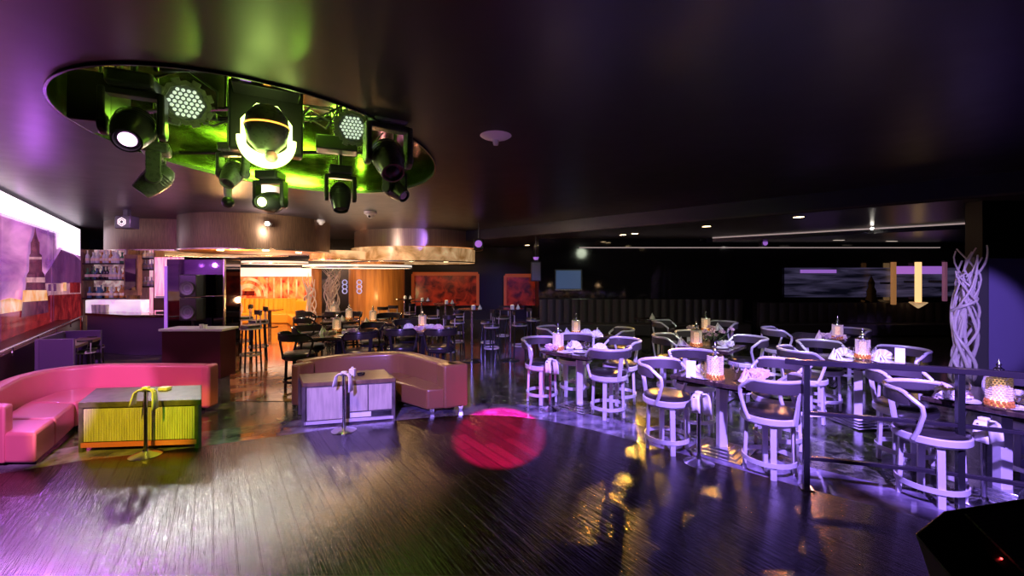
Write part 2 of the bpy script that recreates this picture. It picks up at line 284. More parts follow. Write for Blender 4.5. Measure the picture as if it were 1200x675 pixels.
# ------------------------------------------------------------------ mesh helper
class MB:
    def __init__(s): s.v = []; s.f = []; s.m = []; s.mats = []
    def mi(s, m):
        if m is None: m = s.mats[0] if s.mats else None
        if m is None: return 0
        if m not in s.mats: s.mats.append(m)
        return s.mats.index(m)
    def add(s, vs, fs, m=None):
        k = len(s.v); s.v += [tuple(v) for v in vs]; i = s.mi(m)
        for f in fs: s.f.append([k + a for a in f]); s.m.append(i)
        return s
    def box(s, c, d, rz=0, m=None, rot=None):
        hx, hy, hz = d[0] / 2, d[1] / 2, d[2] / 2
        M_ = rot if rot is not None else Matrix.Rotation(rz, 3, 'Z')
        vs = [Vector(c) + M_ @ Vector((x * hx, y * hy, z * hz)) for x, y, z in ((-1,-1,-1),(1,-1,-1),(1,1,-1),(-1,1,-1),(-1,-1,1),(1,-1,1),(1,1,1),(-1,1,1))]
        return s.add(vs, [(3,2,1,0),(4,5,6,7),(0,1,5,4),(1,2,6,5),(2,3,7,6),(3,0,4,7)], m)
    def tube(s, pts, r, n=8, m=None, closed=False, flat=None):
        pts = [Vector(p) for p in pts]; N = len(pts)
        rr = r if isinstance(r, (list, tuple)) else [r] * N
        vs = []; prev = None
        for i, p in enumerate(pts):
            if closed: t = pts[(i + 1) % N] - pts[i - 1]
            else: t = pts[min(i + 1, N - 1)] - pts[max(i - 1, 0)]
            t.normalize()
            if prev is None:
                up = Vector((0, 0, 1)) if abs(t.z) < 0.9 else Vector((1, 0, 0)); a = t.cross(up).normalized()
            else:
                a = (prev - t * prev.dot(t)).normalized()
            b = t.cross(a); prev = a
            for k in range(n):
                an = 2 * PI * k / n
                vs.append(p + (a * math.cos(an) + b * math.sin(an)) * rr[i])
        fs = []
        for i in range(N if closed else N - 1):
            for k in range(n):
                j = (i + 1) % N
                fs.append((i*n+k, i*n+(k+1)%n, j*n+(k+1)%n, j*n+k))
        if not closed: fs += [tuple(range(n-1, -1, -1)), tuple((N-1)*n+k for k in range(n))]
        return s.add(vs, fs, m)
    def lathe(s, prof, c=(0,0,0), n=24, m=None, axis=None, cap=True):
        q = Vector(axis).normalized().to_track_quat('Z', 'Y').to_matrix() if axis is not None else Matrix.Identity(3)
        vs = []; c = Vector(c)
        for r, z in prof:
            for k in range(n):
                a = 2 * PI * k / n; vs.append(c + q @ Vector((r * math.cos(a), r * math.sin(a), z)))
        fs = []
        for i in range(len(prof) - 1):
            for k in range(n): fs.append((i*n+k, i*n+(k+1)%n, (i+1)*n+(k+1)%n, (i+1)*n+k))
        if cap:
            if prof[0][0] > 1e-4: fs.append(tuple(range(n-1, -1, -1)))
            if prof[-1][0] > 1e-4: fs.append(tuple((len(prof)-1)*n+k for k in range(n)))
        return s.add(vs, fs, m)
    def cyl(s, c, r, h, n=24, m=None): return s.lathe([(r, 0), (r, h)], c, n, m)
    def prism(s, poly, z0, z1, m=None):
        n = len(poly); a = sum(poly[i][0]*poly[(i+1)%n][1]-poly[(i+1)%n][0]*poly[i][1] for i in range(n))
        if a < 0: poly = poly[::-1]
        vs = [(p[0], p[1], z0) for p in poly] + [(p[0], p[1], z1) for p in poly]
        return s.add(vs, [tuple(range(n-1, -1, -1)), tuple(range(n, 2*n))] + [(i, (i+1)%n, n+(i+1)%n, n+i) for i in range(n)], m)
    def sweep(s, path, sect, m=None, closed=False, caps=True):
        """sect: closed list of (offset to the left of travel, z) carried along a level path"""
        N = len(path); K = len(sect); vs = []
        P2 = [Vector((p[0], p[1])) for p in path]
        for i in range(N):
            if closed: t0 = (P2[i] - P2[i-1]).normalized(); t1 = (P2[(i+1)%N] - P2[i]).normalized()
            else:
                t1 = (P2[min(i+1, N-1)] - P2[min(i, N-2)]).normalized(); t0 = (P2[max(i, 1)] - P2[max(i-1, 0)]).normalized()
            t = (t0 + t1).normalized(); nrm = Vector((-t.y, t.x)); k = 1 / max(0.5, t.dot(t1))
            z0 = path[i][2] if len(path[i]) > 2 else 0
            for o, z in sect: q = P2[i] + nrm * o * k; vs.append((q.x, q.y, z + z0))
        fs = []
        for i in range(N if closed else N-1):
            j = (i+1) % N
            for k in range(K): fs.append((i*K+k, j*K+k, j*K+(k+1)%K, i*K+(k+1)%K))
        if caps and not closed: fs += [tuple(range(K)), tuple((N-1)*K+k for k in range(K-1, -1, -1))]
        return s.add(vs, fs, m)
    def ball(s, c, r, n=8, m=None, sz=1.0):
        pr = [(r * math.sin(PI * i / (n//2+1)), -r * sz * math.cos(PI * i / (n//2+1))) for i in range(0, n//2+2)]
        pr[0] = (0.0001, -r*sz); pr[-1] = (0.0001, r*sz)
        return s.lathe(pr, c, n, m, cap=False)
    def build(s, name, m=None, parent=None, loc=None, rz=None, bevel=0, smooth=True, seg=2):
        me = bpy.data.meshes.new(name); me.from_pydata(s.v, [], s.f)
        bm = bmesh.new(); bm.from_mesh(me); bmesh.ops.recalc_face_normals(bm, faces=bm.faces); bm.to_mesh(me); bm.free()
        if s.mats:
            if m and None in [None]: pass
            for x in s.mats: me.materials.append(x)
            for i, p in enumerate(me.polygons): p.material_index = s.m[i]
        elif m: me.materials.append(m)
        if smooth:
            me.polygons.foreach_set('use_smooth', [True] * len(me.polygons)); me.set_sharp_from_angle(angle=R(35))
        o = bpy.data.objects.new(name, me); COL.objects.link(o)
        if parent is not None: o.parent = parent
        if loc is not None: o.location = loc
        if rz is not None: o.rotation_euler = (0, 0, rz)
        if bevel:
            b = o.modifiers.new('edge', 'BEVEL'); b.width = bevel; b.segments = seg; b.limit_method = 'ANGLE'; b.angle_limit = R(40)
        return o

def tag(o, label, cat, group=None):
    o['label'] = label; o['category'] = cat
    if group: o['group'] = group
    elif 'group' in o: del o['group']
    return o
def thing(name, label, cat, loc=(0,0,0), rz=0, group=None):
    o = bpy.data.objects.new(name, None); COL.objects.link(o); o.empty_display_size = 0.1
    o.location = loc; o.rotation_euler = (0, 0, rz); return tag(o, label, cat, group)
def struct(o): o['kind'] = 'structure'; return o
def dup(root, loc=None, rz=None, label=None, group=None, sc=None):
    def cp(o, par):
        c = o.copy(); COL.objects.link(c)
        if par is not None:
            c.parent = par; c.matrix_parent_inverse = o.matrix_parent_inverse.copy()
        for ch in o.children: cp(ch, c)
        return c
    r = cp(root, None)
    if loc is not None: r.location = loc
    if rz is not None: r.rotation_euler = (0, 0, rz)
    if sc is not None: r.scale = (sc, sc, sc)
    if label: r['label'] = label
    if group: r['group'] = group
    return r
class Proto:
    """first placing uses the object itself, the next ones copy it"""
    def __init__(s, make): s.make = make; s.o = None; s.used = False
    def put(s, loc, rz=0, label=None, group=None, sc=None):
        if s.o is None: s.o = s.make()
        if not s.used:
            s.used = True; o = s.o; o.location = loc; o.rotation_euler = (0, 0, rz)
            if sc is not None: o.scale = (sc, sc, sc)
            if label: o['label'] = label
            if group: o['group'] = group
            return o
        return dup(s.o, loc, rz, label, group, sc if sc is not None else 1.0)
# ------------------------------------------------------------------ the room
H = 3.96
CX, CY, CA, CB = -3.24, 6.295, 2.06, 2.775       # ceiling opening
fl = MB().prism([(-24, -3), (19, -3), (19, 24), (-24, 24)], -0.1, -0.004).build('floor', M['stone'], smooth=False); struct(fl)
edge = [(-9.5, 3.0), (-7.2, 4.1), (-5.6, 4.72), (-5.1, 5.02), (-3.85, 5.5), (-3.0, 5.88), (-2.2, 6.25), (-1.5, 6.5), (-0.7, 6.68), (0.0, 6.62), (0.51, 6.43), (1.15, 6.02), (1.76, 5.5), (2.4, 4.95), (3.02, 4.38), (3.6, 3.91), (4.15, 3.42), (4.7, 2.85), (5.2, 2.2)]
wf = MB().prism(edge + [(5.6, -2.5), (-9.5, -2.5)], -0.003, 0.008).build('floor', M['planks'], smooth=False); struct(wf); wf.name = 'floor_dance'
bd = MB().sweep([(x, y, 0) for x, y in edge], [(0, -0.003), (0, 0.004), (0.62, 0.004), (0.62, -0.003)]).build('floor', M['wash_footprint'], smooth=False); struct(bd); bd.name = 'floor_wash_footprint'  # added band, its violet-grey tone stands for the spotlight footprint
cf = MB().prism([P(270, 470).xy[:], P(352, 470).xy[:], P(372, 384).xy[:], (-9.2, 21), (-13.6, 21), P(268, 384).xy[:]], -0.003, 0.003).build('floor', M['amberfloor'], smooth=False); struct(cf); cf.name = 'floor_corridor'

def ring_plate(outer, cx, cy, a, b, z, n=96):
    angs = [2*PI*i/n for i in range(n)] + [math.atan2(p[1]-cy, p[0]-cx) % (2*PI) for p in outer]
    angs = sorted(set(round(x, 5) for x in angs)); vi = []; vo_ = []
    for t in angs:
        dx, dy = math.cos(t), math.sin(t); k = 1/math.sqrt((dx/a)**2 + (dy/b)**2); vi.append((cx+dx*k, cy+dy*k, z))
        best = 1e9
        for i in range(len(outer)):
            x1, y1 = outer[i]; x2, y2 = outer[(i+1) % len(outer)]; ex, ey = x2-x1, y2-y1
            den = dx*ey - dy*ex
            if abs(den) < 1e-9: continue
            s_ = ((x1-cx)*ey - (y1-cy)*ex)/den; u = ((x1-cx)*dy - (y1-cy)*dx)/den
            if s_ > 0 and -1e-6 <= u <= 1+1e-6: best = min(best, s_)
        vo_.append((cx+dx*best, cy+dy*best, z))
    N = len(angs); vs = vi + vo_
    return vs, [(i, (i+1) % N, N+(i+1) % N, N+i) for i in range(N)]
c0 = Vector((15.5, 0.65)); c1 = Vector((-5.4, 20.6))
outer = [(-21, -3), (15.5, -3), tuple(c0), tuple(c1), (-5.4, 24), (-21, 24)]
vs, fs = ring_plate(outer, CX, CY, CA, CB, H)
vs2 = [(x, y, z+0.05) for x, y, z in vs]; n_ = len(vs)
m_ = MB().add(vs, fs).add(vs2, fs); struct(m_.build('ceiling', M['ceiling'], smooth=False))
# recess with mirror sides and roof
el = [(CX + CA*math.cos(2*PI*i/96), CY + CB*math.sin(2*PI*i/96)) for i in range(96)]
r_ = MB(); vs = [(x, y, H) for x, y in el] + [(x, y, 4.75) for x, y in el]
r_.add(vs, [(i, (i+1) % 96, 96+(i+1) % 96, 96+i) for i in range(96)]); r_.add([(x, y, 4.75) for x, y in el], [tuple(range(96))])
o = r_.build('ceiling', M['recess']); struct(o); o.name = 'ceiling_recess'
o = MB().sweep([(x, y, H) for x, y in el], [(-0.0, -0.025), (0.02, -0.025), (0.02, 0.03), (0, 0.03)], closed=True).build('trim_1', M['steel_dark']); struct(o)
# drop along the diagonal, lower ceiling
d_ = (c1 - c0).normalized(); nr = Vector((d_.y, -d_.x)); nr = nr if nr.y > 0 else -nr
LZ = 3.56
def slab(p, q, depth, z0, z1, m, name):
    p, q = Vector(p), Vector(q)
    o = MB().prism([tuple(p), tuple(q), tuple(q + nr*depth), tuple(p + nr*depth)], z0, z1).build(name, m, smooth=False); return struct(o)
slab(c0, c1, 0.08, LZ, H + 0.05, M['fascia'], 'trim_2')
o = MB().prism([tuple(c0), (19, 0.65), (19, 24), (-5.4, 24), tuple(c1)], LZ, LZ + 0.05).build('ceiling', M['soffit'], smooth=False); struct(o); o.name = 'ceiling_lower'
e0 = D(1230, 10.2).xy; e1 = D(905, 14.2).xy; dd = (e1 - e0).normalized(); e0 = e0 - dd*3; e1 = e1 + dd*1.9
o = MB().tube([(*e0, LZ-0.02), (*e1, LZ-0.02)], 0.022, 6).build('trim_3', M['trim_glint']); struct(o)
o = MB().prism([tuple(e0), tuple(e1), (e1.x, 16), (19, 16), (19, e0.y)], 3.40, LZ).build('ceiling', M['fascia'], smooth=False); struct(o); o.name = 'ceiling_soffit'
o = MB().box((9.2, 15.86, 3.21), (13.4, 0.05, 0.03)).build('trim_4', M['trim_glint']); struct(o)
# walls
W0 = Vector((-10.56, 8.8)); W1 = Vector((-16.46, 16.3)); wd = (W1 - W0).normalized(); wn = Vector((wd.y, -wd.x)); wn = wn if wn.x > 0 else -wn
a0 = W0 - wd*9; a1 = W1 + wd*2
o = MB().prism([tuple(a0), tuple(a1), tuple(a1 - wn*0.2), tuple(a0 - wn*0.2)], 0, H).build('wall_left', M['black'], smooth=False); struct(o)
o = MB().box((-6.8, 21.1, 1.98), (21, 0.2, 3.96)).build('wall_back', M['black'], smooth=False); struct(o)
o = MB().box((10.3, 16.1, 1.78), (18.6, 0.2, 3.56)).build('wall_right', M['blackgloss'], smooth=False); struct(o)
o = MB().box((1.1, 18.6, 1.78), (0.2, 4.8, 3.56)).build('wall_return', M['black'], smooth=False); struct(o)
o = MB().box((18.9, 8, 1.78), (0.2, 16, 3.56)).build('wall_side', M['black'], smooth=False); struct(o)

# the printed glass mural on the left wall
def onwall(px, py, off=0.0):
    a = (px - 600) / F; p0 = W0 + wn*off
    # X = a*Y on the line p0 + t*wd
    t = (a*p0.y - p0.x) / (wd.x - a*wd.y); q = p0 + wd*t
    return Vector((q.x, q.y, Z(py, q.y)))
mur = thing('skyline_mural', 'tall glass mural of a spired tower and red wall under a purple sky', 'mural', (0, 0, 0))
def wpoly(name, pts, m, off, parent=mur):
    a = [onwall(x, y, off) for x, y in pts]; b = [onwall(x, y, off-0.012) for x, y in pts]; n = len(a)
    mb = MB().add(a + b, [tuple(range(n)), tuple(range(2*n-1, n-1, -1))] + [(i, (i+1) % n, n+(i+1) % n, n+i) for i in range(n)])
    return mb.build(name, m, parent, smooth=False)
wpoly('sky', [(-60, 226), (3, 250), (73, 274), (94.5, 284), (94.5, 392), (0, 440), (-60, 466)], M['sky'], 0.03)
wpoly('palace', [(50, 330), (95, 330), (95, 347), (50, 347)], M['mcream'], 0.05)
wpoly('palace_roof', [(53, 322), (60, 312), (73, 290), (84, 295), (95, 306), (95, 332), (52, 332)], M['mroof'], 0.065)
wpoly('palace_window', [(56.5, 333), (60, 333), (60, 341), (56.5, 341)], M['mroof'], 0.065); wpoly('palace_window', [(63, 332.5), (66, 332.5), (66, 341), (63, 341)], M['mroof'], 0.065)
wpoly('palace_window', [(74, 331), (78, 331), (78, 341), (74, 341)], M['mglow'], 0.08); wpoly('palace_window', [(82, 331), (94, 331), (94, 343), (82, 343)], M['mred'], 0.08)
wpoly('city_lights', [(-60, 352), (0, 352), (12, 349), (28, 352), (28, 366), (-60, 372)], M['mglow'], 0.05)
wpoly('red_rampart', [(-60, 372), (0, 368), (26, 364), (50, 350), (58, 346), (95, 344), (95, 392), (0, 438), (-60, 466)], M['mred'], 0.06)
wpoly('tower', [(41.3, 266), (43, 276), (45.5, 283), (46.5, 284), (46.5, 297), (49, 299), (49.5, 318), (52.5, 322), (53.5, 338), (56, 345), (57, 366), (25, 372), (27, 350), (30, 338), (31.5, 322), (34, 318), (34.5, 299), (36, 297), (36, 284), (37, 283), (39.7, 276)], M['mtower'], 0.075)
wpoly('tower_band', [(34, 301), (49, 301), (49, 304), (34, 304)], M['mcream'], 0.085); wpoly('tower_band', [(30, 325), (53, 325), (53, 331), (30, 331)], M['mcream'], 0.085)
wpoly('tower_base', [(27, 340), (55, 340), (56, 352), (26, 354)], M['mglow'], 0.085)
wpoly('seam', [(62.6, 270), (63.1, 270), (63.1, 400), (62.6, 400)], M['mroof'], 0.09); wpoly('seam', [(0.6, 249), (1.2, 249), (1.2, 430), (0.6, 430)], M['mroof'], 0.09)
cs = wpoly('cove_light_strip', [(-60, 196), (0, 223), (94, 269), (94, 300), (74, 292), (73, 274), (3, 250), (-60, 228)], M['strip'], 0.10, None); tag(cs, 'glowing pinkish white light strip along the top of the glass mural', 'light strip')
a, b = onwall(-40, 430, 0.4), onwall(60, 405, 0.4)
M['oxblood'] = mat('oxblood_vinyl', (0.05, 0.008, 0.014), 0.3)
lg = thing('wall_ledge', 'long dark ledge with a steel rail below the glass mural', 'ledge', (0, 0, 0))
MB().prism([tuple(W0-wd*4), tuple(W0+wd*5), tuple(W0+wd*5+wn*0.55), tuple(W0-wd*4+wn*0.55)], 0.0, 0.85).build('body', M['oxblood'], lg, bevel=0.03)
MB().tube([(*(W0-wd*4+wn*0.62), 0.95), (*(W0+wd*5+wn*0.62), 0.95)], 0.02, 8).build('rail', M['steel'], lg)
for k in range(6):
    q = W0 - wd*3.9 + wd*1.75*k + wn*0.6; MB().tube([(*q, 0.78), (*q, 0.95)], 0.015, 6).build('rail_post', M['steel'], lg)

# ------------------------------------------------------------------ bar
def ribs(c, r, z0, z1, n=120, amp=0.006, a0=0, a1=2*PI, m=None):
    mb = MB(); k = n*2; cl = abs(a1-a0-2*PI) < 1e-6; N = k if cl else k+1; vs = []
    for z in (z0, z1):
        for i in range(N):
            t = a0 + (a1-a0)*i/k; rr = r + (amp if i % 2 else 0); vs.append((c[0]+rr*math.cos(t), c[1]+rr*math.sin(t), z))
    return mb.add(vs, [(i, (i+1) % N, N+(i+1) % N, N+i) for i in range(N if cl else N-1)], m)
def drum(label, c, r, z0, z1, m, under, rim=None, spots=()):
    t = thing('ceiling_drum', label, 'ceiling drum', (c[0], c[1], z0))
    ribs((0, 0), r, 0, z1-z0).build('drum_band', m, t)
    MB().lathe([(0.01, 0), (r*0.995, 0), (r*0.995, 0.03), (0.01, 0.03)], (0, 0, 0.02), 64).build('underside', under, t)
    if rim: MB().lathe([(r+0.02, 0), (r+0.05, 0), (r+0.05, 0.04), (r+0.02, 0.04), (r+0.02, 0)], (0, 0, -0.01), 64, cap=False).build('rim', rim, t)
    for (x, y) in spots:
        MB().lathe([(0.09, 0), (0.09, 0.02)], (x, y, -0.004), 16).build('downlight', M['lamp_warm'], t)
    return t
drum('plum-lit curved canopy band above the bar bottle shelves', (-11.6, 16.1, 0), 2.75, 2.97, H, M['drum'], M['goldglow'], M['trim'])
drum('large ribbed bronze drum canopy with a bright spotlight burst on it', (-8.35, 14.1, 0), 2.15, 2.93, H, M['drum'], M['amberwood'], M['trim'], ((-0.4, -1.3), (0.9, -1.2), (1.2, 0.2)))
drum('polished bronze mirror drum canopy with yellow and violet streaks lit onto it', (-4.05, 18.9, 0), 2.75, 3.30, H, M['drum_mirror'], M['gold'], None)
drum('wide gold-lit lower canopy ring under the polished bronze drum', (-4.15, 18.2, 0), 2.55, 2.70, 3.25, M['goldglow'], M['goldglow'], M['steel_dark'], ((-1.3, -2.1), (0.4, -2.3), (1.6, -1.7)))
drum('small gold-lit drum with white lower edge left of the polished bronze drum', (-6.35, 15.6, 0), 0.95, 2.72, 3.05, M['goldglow'], M['creamglow'], M['gold'])
drum('flat glowing cream disc canopy above the amber column', (-5.15, 14.4, 0), 1.72, 2.42, 2.52, M['creamglow'], M['creamglow'], M['steel_dark'])
drum('flat glowing disc canopy over the lounge doorway', (-9.3, 16.8, 0), 1.15, 2.62, 2.72, M['creamglow'], M['creamglow'], M['gold'])
# star-bright lamp on the big drum
st = thing('spotlight', 'tiny dazzling spotlight on the lower edge of the bronze drum', 'spotlight', D(313, 11.75, Z(262, 11.75)))
MB().ball((0, 0, 0), 0.055, 12).build('bulb', M['lamp_white'], st); MB().tube([(0, 0.04, 0), (0.0, 0.14, 0.0)], 0.06, 10).build('socket', M['fix'], st)
point('star_lamp', D(313, 11.55, Z(263, 11.55)), 130, (1.0, 0.86, 0.66), 0.06)

bar = thing('bar_counter', 'dark violet bar counter below the bottle shelves', 'bar', (0, 0, 0))
bp_ = [P(92, 367.5, 1.1), P(150, 369, 1.1), P(210, 369, 1.1)]
pts = [(bp_[0].x, bp_[0].y+0.25), (bp_[1].x, bp_[1].y), (bp_[2].x, bp_[2].y+0.05)]
MB().sweep([(x, y) for x, y in pts], [(0.0, 0.0), (0.0, 1.04), (0.55, 1.04), (0.55, 0)]).build('counter_front', M['cabinet'], bar)
MB().sweep([(x, y) for x, y in pts], [(-0.06, 1.04), (-0.06, 1.10), (0.6, 1.10), (0.6, 1.04)]).build('counter_top', M['blackgloss'], bar)
def shelf_unit(name, label, px0, px1, Y, ys, depth=0.35, back=M['mirror']):
    t = thing(name, label, 'shelf', D((px0+px1)/2, Y, 0)); x0, x1 = D(px0, Y).x - t.location.x, D(px1, Y).x - t.location.x
    top = Z(292, Y)
    MB().box(((x0+x1)/2, depth+0.02, top/2), (x1-x0, 0.03, top)).build('back_panel', back, t)
    for x in (x0, x1): MB().box((x, depth/2, top/2), (0.06, depth, top)).build('side_panel', M['oaktop'], t)
    for y in ys: MB().box(((x0+x1)/2, depth/2, Z(y, Y)), (x1-x0, depth, 0.04)).build('shelf_board', M['frame_dark'], t)
    return t, x0 + t.location.x, x1 + t.location.x
SY = 13.2
su, sx0, sx1 = shelf_unit('bottle_shelf', 'three-tier mirrored shelf crowded with bottles behind the bar', 96, 149, SY, (309, 328, 350), back=M['shelfback'])
su2, tx0, tx1 = shelf_unit('bottle_shelf', 'narrow lit shelf of glasses right of the main bottle shelf', 163, 181, SY+0.3, (303, 316, 336), back=M['curtain'])
cab = thing('wall_cabinet', 'framed brown mirror cabinet between the two bottle shelves', 'cabinet', D(156, SY-0.1, Z(345, SY)))
MB().box((0, 0, 0.6), (0.42, 0.16, 1.25)).build('cabinet_frame', M['oaktop'], cab); MB().box((0, -0.09, 0.62), (0.32, 0.02, 0.95)).build('mirror_pane', M['mirror'], cab)
gl = MB(); gl.box((0, 0, 0), (D(171, 12.9).x-D(106, 12.9).x, 0.3, 0.40)); o = gl.build('lit_counter', M['shelfglow'], loc=D(138, 12.9, Z(359, 12.9)), bevel=0.02); tag(o, 'glowing white back counter panel under the bottle shelves', 'counter')
o = MB().add([(x*0.02, 0.03*math.sin(x*1.9), z) for z in (0.4, 2.75) for x in range(60)], [(i, i+1, 61+i, 60+i) for i in range(59)]).build('pink_curtain', M['curtain'], loc=(D(181, 13.4).x, 13.4, 0)); o.scale = (0.8, 1, 1); tag(o, 'pink-lit sheer curtain panel right of the bar shelves', 'curtain')
sd = o.modifiers.new('thick', 'SOLIDIFY'); sd.thickness = 0.01
def mk_bottle(m, kind):
    def f():
        t = thing('bottle', 'bottle', 'bottle')
        if kind == 0: pr = [(0.001, 0), (0.042, 0), (0.045, 0.02), (0.045, 0.19), (0.03, 0.225), (0.015, 0.25), (0.014, 0.32), (0.018, 0.325), (0.018, 0.34), (0.001, 0.34)]
        else: pr = [(0.001, 0), (0.052, 0), (0.055, 0.02), (0.05, 0.15), (0.02, 0.19), (0.018, 0.25), (0.024, 0.255), (0.024, 0.29), (0.001, 0.29)]
        MB().lathe(pr, n=12, cap=False).build('glass_body', m, t)
        MB().lathe([(0.046 if kind == 0 else 0.056, 0), (0.046 if kind == 0 else 0.055, 0.07)], (0, 0, 0.06), 12, cap=False).build('paper_label', M['label'], t)
        return t
    return f
bpro = {}
for cn in ('green', 'amber', 'clear', 'blue', 'dark'):
    for k in (0, 1): bpro[cn, k] = Proto(mk_bottle(M['b_' + cn], k))
ROWN = {0: 'top', 1: 'middle', 2: 'bottom'}
for row, y in enumerate((309, 328, 350)):
    z = Z(y, SY) + 0.02; n = 17; side = ['green', 'blue', 'dark', 'green', 'blue'] if row else ['clear', 'amber', 'clear', 'amber', 'clear']
    for i in range(n):
        x = sx0 + 0.09 + (sx1-sx0-0.18)*i/(n-1)
        cn = random.choice(side if i < n//2 else ['clear', 'amber', 'green', 'clear'] if row != 1 else ['clear', 'amber', 'clear'])
        k = random.choice((0, 1)); sh = 'tall' if k == 0 else 'squat'
        bpro[cn, k].put((x + random.uniform(-.02, .02), SY + random.uniform(0.08, 0.24), z), random.random()*6,
            '%s %s bottle on the %s tier of the bar shelf' % (sh, cn, ROWN[row]), '%s %s bottles on the %s tier of the bar shelf' % (sh, cn, ROWN[row]), 1.18)
for row, y in enumerate((303, 316, 336)):
    for i in range(4):
        bpro['clear', 1].put((tx0 + 0.08 + (tx1-tx0-0.16)*i/3, SY+0.42, Z(y, SY+0.3)+0.02), 0, 'small clear bottle on the %s tier of the narrow lit shelf' % ROWN[row], 'clear bottles on the %s tier of the narrow lit shelf' % ROWN[row])
def mk_tumbler():
    o = MB().lathe([(0.001, 0.0), (0.036, 0), (0.045, 0.17), (0.041, 0.17), (0.034, 0.012), (0.001, 0.012)], n=12, cap=False).build('tumbler', M['b_clear']); return tag(o, 'glass', 'glass')
tb = Proto(mk_tumbler)
for i in range(7): tb.put(P(96 + i*2.6, 367, 1.1) + Vector((0, 0.35 + 0.05*(i % 2), 0)), 0, 'upturned clear tumbler at the left end of the bar top', 'tumblers at the left end of the bar top', 1.3)
pos = thing('till_monitor', 'dark cash register screen on the right end of the bar', 'monitor', P(186, 367, 1.1) + Vector((0, 0.2, 0)))
MB().box((0, 0.0, 0.02), (0.3, 0.24, 0.04)).build('base', M['fix'], pos); MB().box((0, 0.03, 0.12), (0.06, 0.05, 0.2)).build('neck', M['fix'], pos)
MB().box((0, 0, 0.25), (0.62, 0.05, 0.36)).build('case', M['fix'], pos, bevel=0.01); MB().box((0, -0.03, 0.25), (0.56, 0.01, 0.30)).build('screen', mat('brown_screen', (0.12, 0.08, 0.06), 0.2), pos)
MB().box((0.02, 0.0, 0.46), (0.34, 0.28, 0.06)).build('printer_tray', M['plastic'], pos)

# mirrored pillar with a violet lit edge
pil = thing('mirror_pillar', 'broad smoked mirror pillar with a white-violet lit edge left of the corridor', 'pillar', D(240, 11.3, 0))
MB().box((0, 0, 1.30), (1.46, 0.7, 2.60)).build('mirror_body', M['mirror'], pil, bevel=0.01)
MB().box((-0.74, -0.30, 1.62), (0.07, 0.14, 1.6)).build('lit_edge', M['purple_glow'], pil)
MB().box((0, -0.37, 0.72), (1.5, 0.05, 0.06)).build('ledge', M['frame_dark'], pil)
MB().box((0.745, -0.33, 1.3), (0.03, 0.06, 2.6)).build('corner_trim', M['trim'], pil)
sp = thing('loudspeaker', 'tall black two-box loudspeaker standing in for a reflection in the smoked mirror pillar', 'loudspeaker', D(226, 10.6, 0))  # added cabinets in place of the stage speakers' mirror image
MB().cyl((0, 0, 0), 0.18, 0.03).build('base', M['fix'], sp); MB().cyl((0, 0, 0), 0.025, 1.2).build('pole', M['fix'], sp)
for z in (1.35, 1.93):
    b = MB().box((0, 0, z), (0.42, 0.34, 0.55)).build('cabinet', M['fix'], sp, bevel=0.02)
    MB().lathe([(0.001, 0.0), (0.06, 0.0), (0.15, 0.02), (0.17, 0.03), (0.17, 0)], (0, -0.175, z-0.06), 20, axis=(0, -1, 0), cap=False).build('cone', M['grille'], b)
dk = thing('service_counter', 'dark red-brown service counter with a violet-lit top below the mirror pillar', 'counter', D(234, 9.3, 0))
MB().box((0, 0, 0.5), (1.25, 0.5, 1.0)).build('body', mat('oxblood_panel', (0.06, 0.012, 0.018), 0.35), dk, bevel=0.01)
MB().box((0.0, 0, 1.025), (1.35, 0.56, 0.05)).build('top', M['plastic'], dk, bevel=0.01)
ch = thing('candle_holder', 'white candle cup on the violet-lit service counter', 'candle', D(236, 9.15, 1.05)); MB().lathe([(0.03, 0), (0.045, 0.09), (0.04, 0.09), (0.001, 0.05)], n=14).build('cup', M['china'], ch); MB().cyl((0.09, 0, 0), 0.035, 0.08, 12).build('candle', M['card'], ch)

# plum booth partition between sofa and bar
bt = thing('booth_partition', 'plum painted low booth with slanted counter behind the coral sofa', 'booth', (0, 0, 0))
q0, q1, q2 = P(45, 398, 1.0), P(86, 397, 1.0), P(118, 387, 1.0); q3 = P(76, 388, 1.0)
def wall2(a, b, z1, th=0.05): 
    a, b = Vector(a[:2]), Vector(b[:2]); n = Vector((-(b-a).y, (b-a).x)).normalized()*th
    return MB().prism([tuple(a), tuple(b), tuple(b+n), tuple(a+n)], 0, z1)
wall2(q0, q1, 1.0).build('front_panel', M['cabinet'], bt, bevel=0.006); wall2(q0, q3, 1.0).build('side_panel', M['cabinet'], bt, bevel=0.006); wall2(q3, q2, 1.0).build('back_panel', M['cabinet'], bt, bevel=0.006)
MB().prism([q1.xy[:], q2.xy[:], (q2.x-0.45, q2.y+0.05), (q1.x-0.42, q1.y+0.05)], 0.80, 0.85).build('counter', M['oaktop'], bt)

# lounge behind: lit cove, red mural, amber channelled sofa
lw = thing('lounge_mural', 'bright red and orange arch mural in the far lounge', 'mural', D(318, 20.8, 0))
MB().box((0, 0, Z(337, 20.8)), (4.2, 0.04, 1.3)).build('print', M['redmural'], lw)
def arch(r0, r1, zc, m, parent, y=-0.04, n=18, xs=-1.1):
    mb = MB(); vs = []
    for dy in (0, -0.02):
        for i in range(n+1):
            a = PI*i/n; vs += [(xs + r0*math.cos(a), y+dy, zc + r0*math.sin(a)), (xs + r1*math.cos(a), y+dy, zc + r1*math.sin(a))]
    k = 2*(n+1); fs = []
    for i in range(n): fs += [(2*i, 2*i+1, 2*i+3, 2*i+2), (k+2*i+2, k+2*i+3, k+2*i+1, k+2*i), (2*i, 2*i+2, k+2*i+2, k+2*i), (2*i+1, k+2*i+1, k+2*i+3, 2*i+3)]
    return mb.add(vs, fs).build('arch', m, parent)
arch(0.42, 0.62, 1.15, M['goldglow'], lw); arch(0.78, 0.92, 1.15, M['goldglow'], lw)
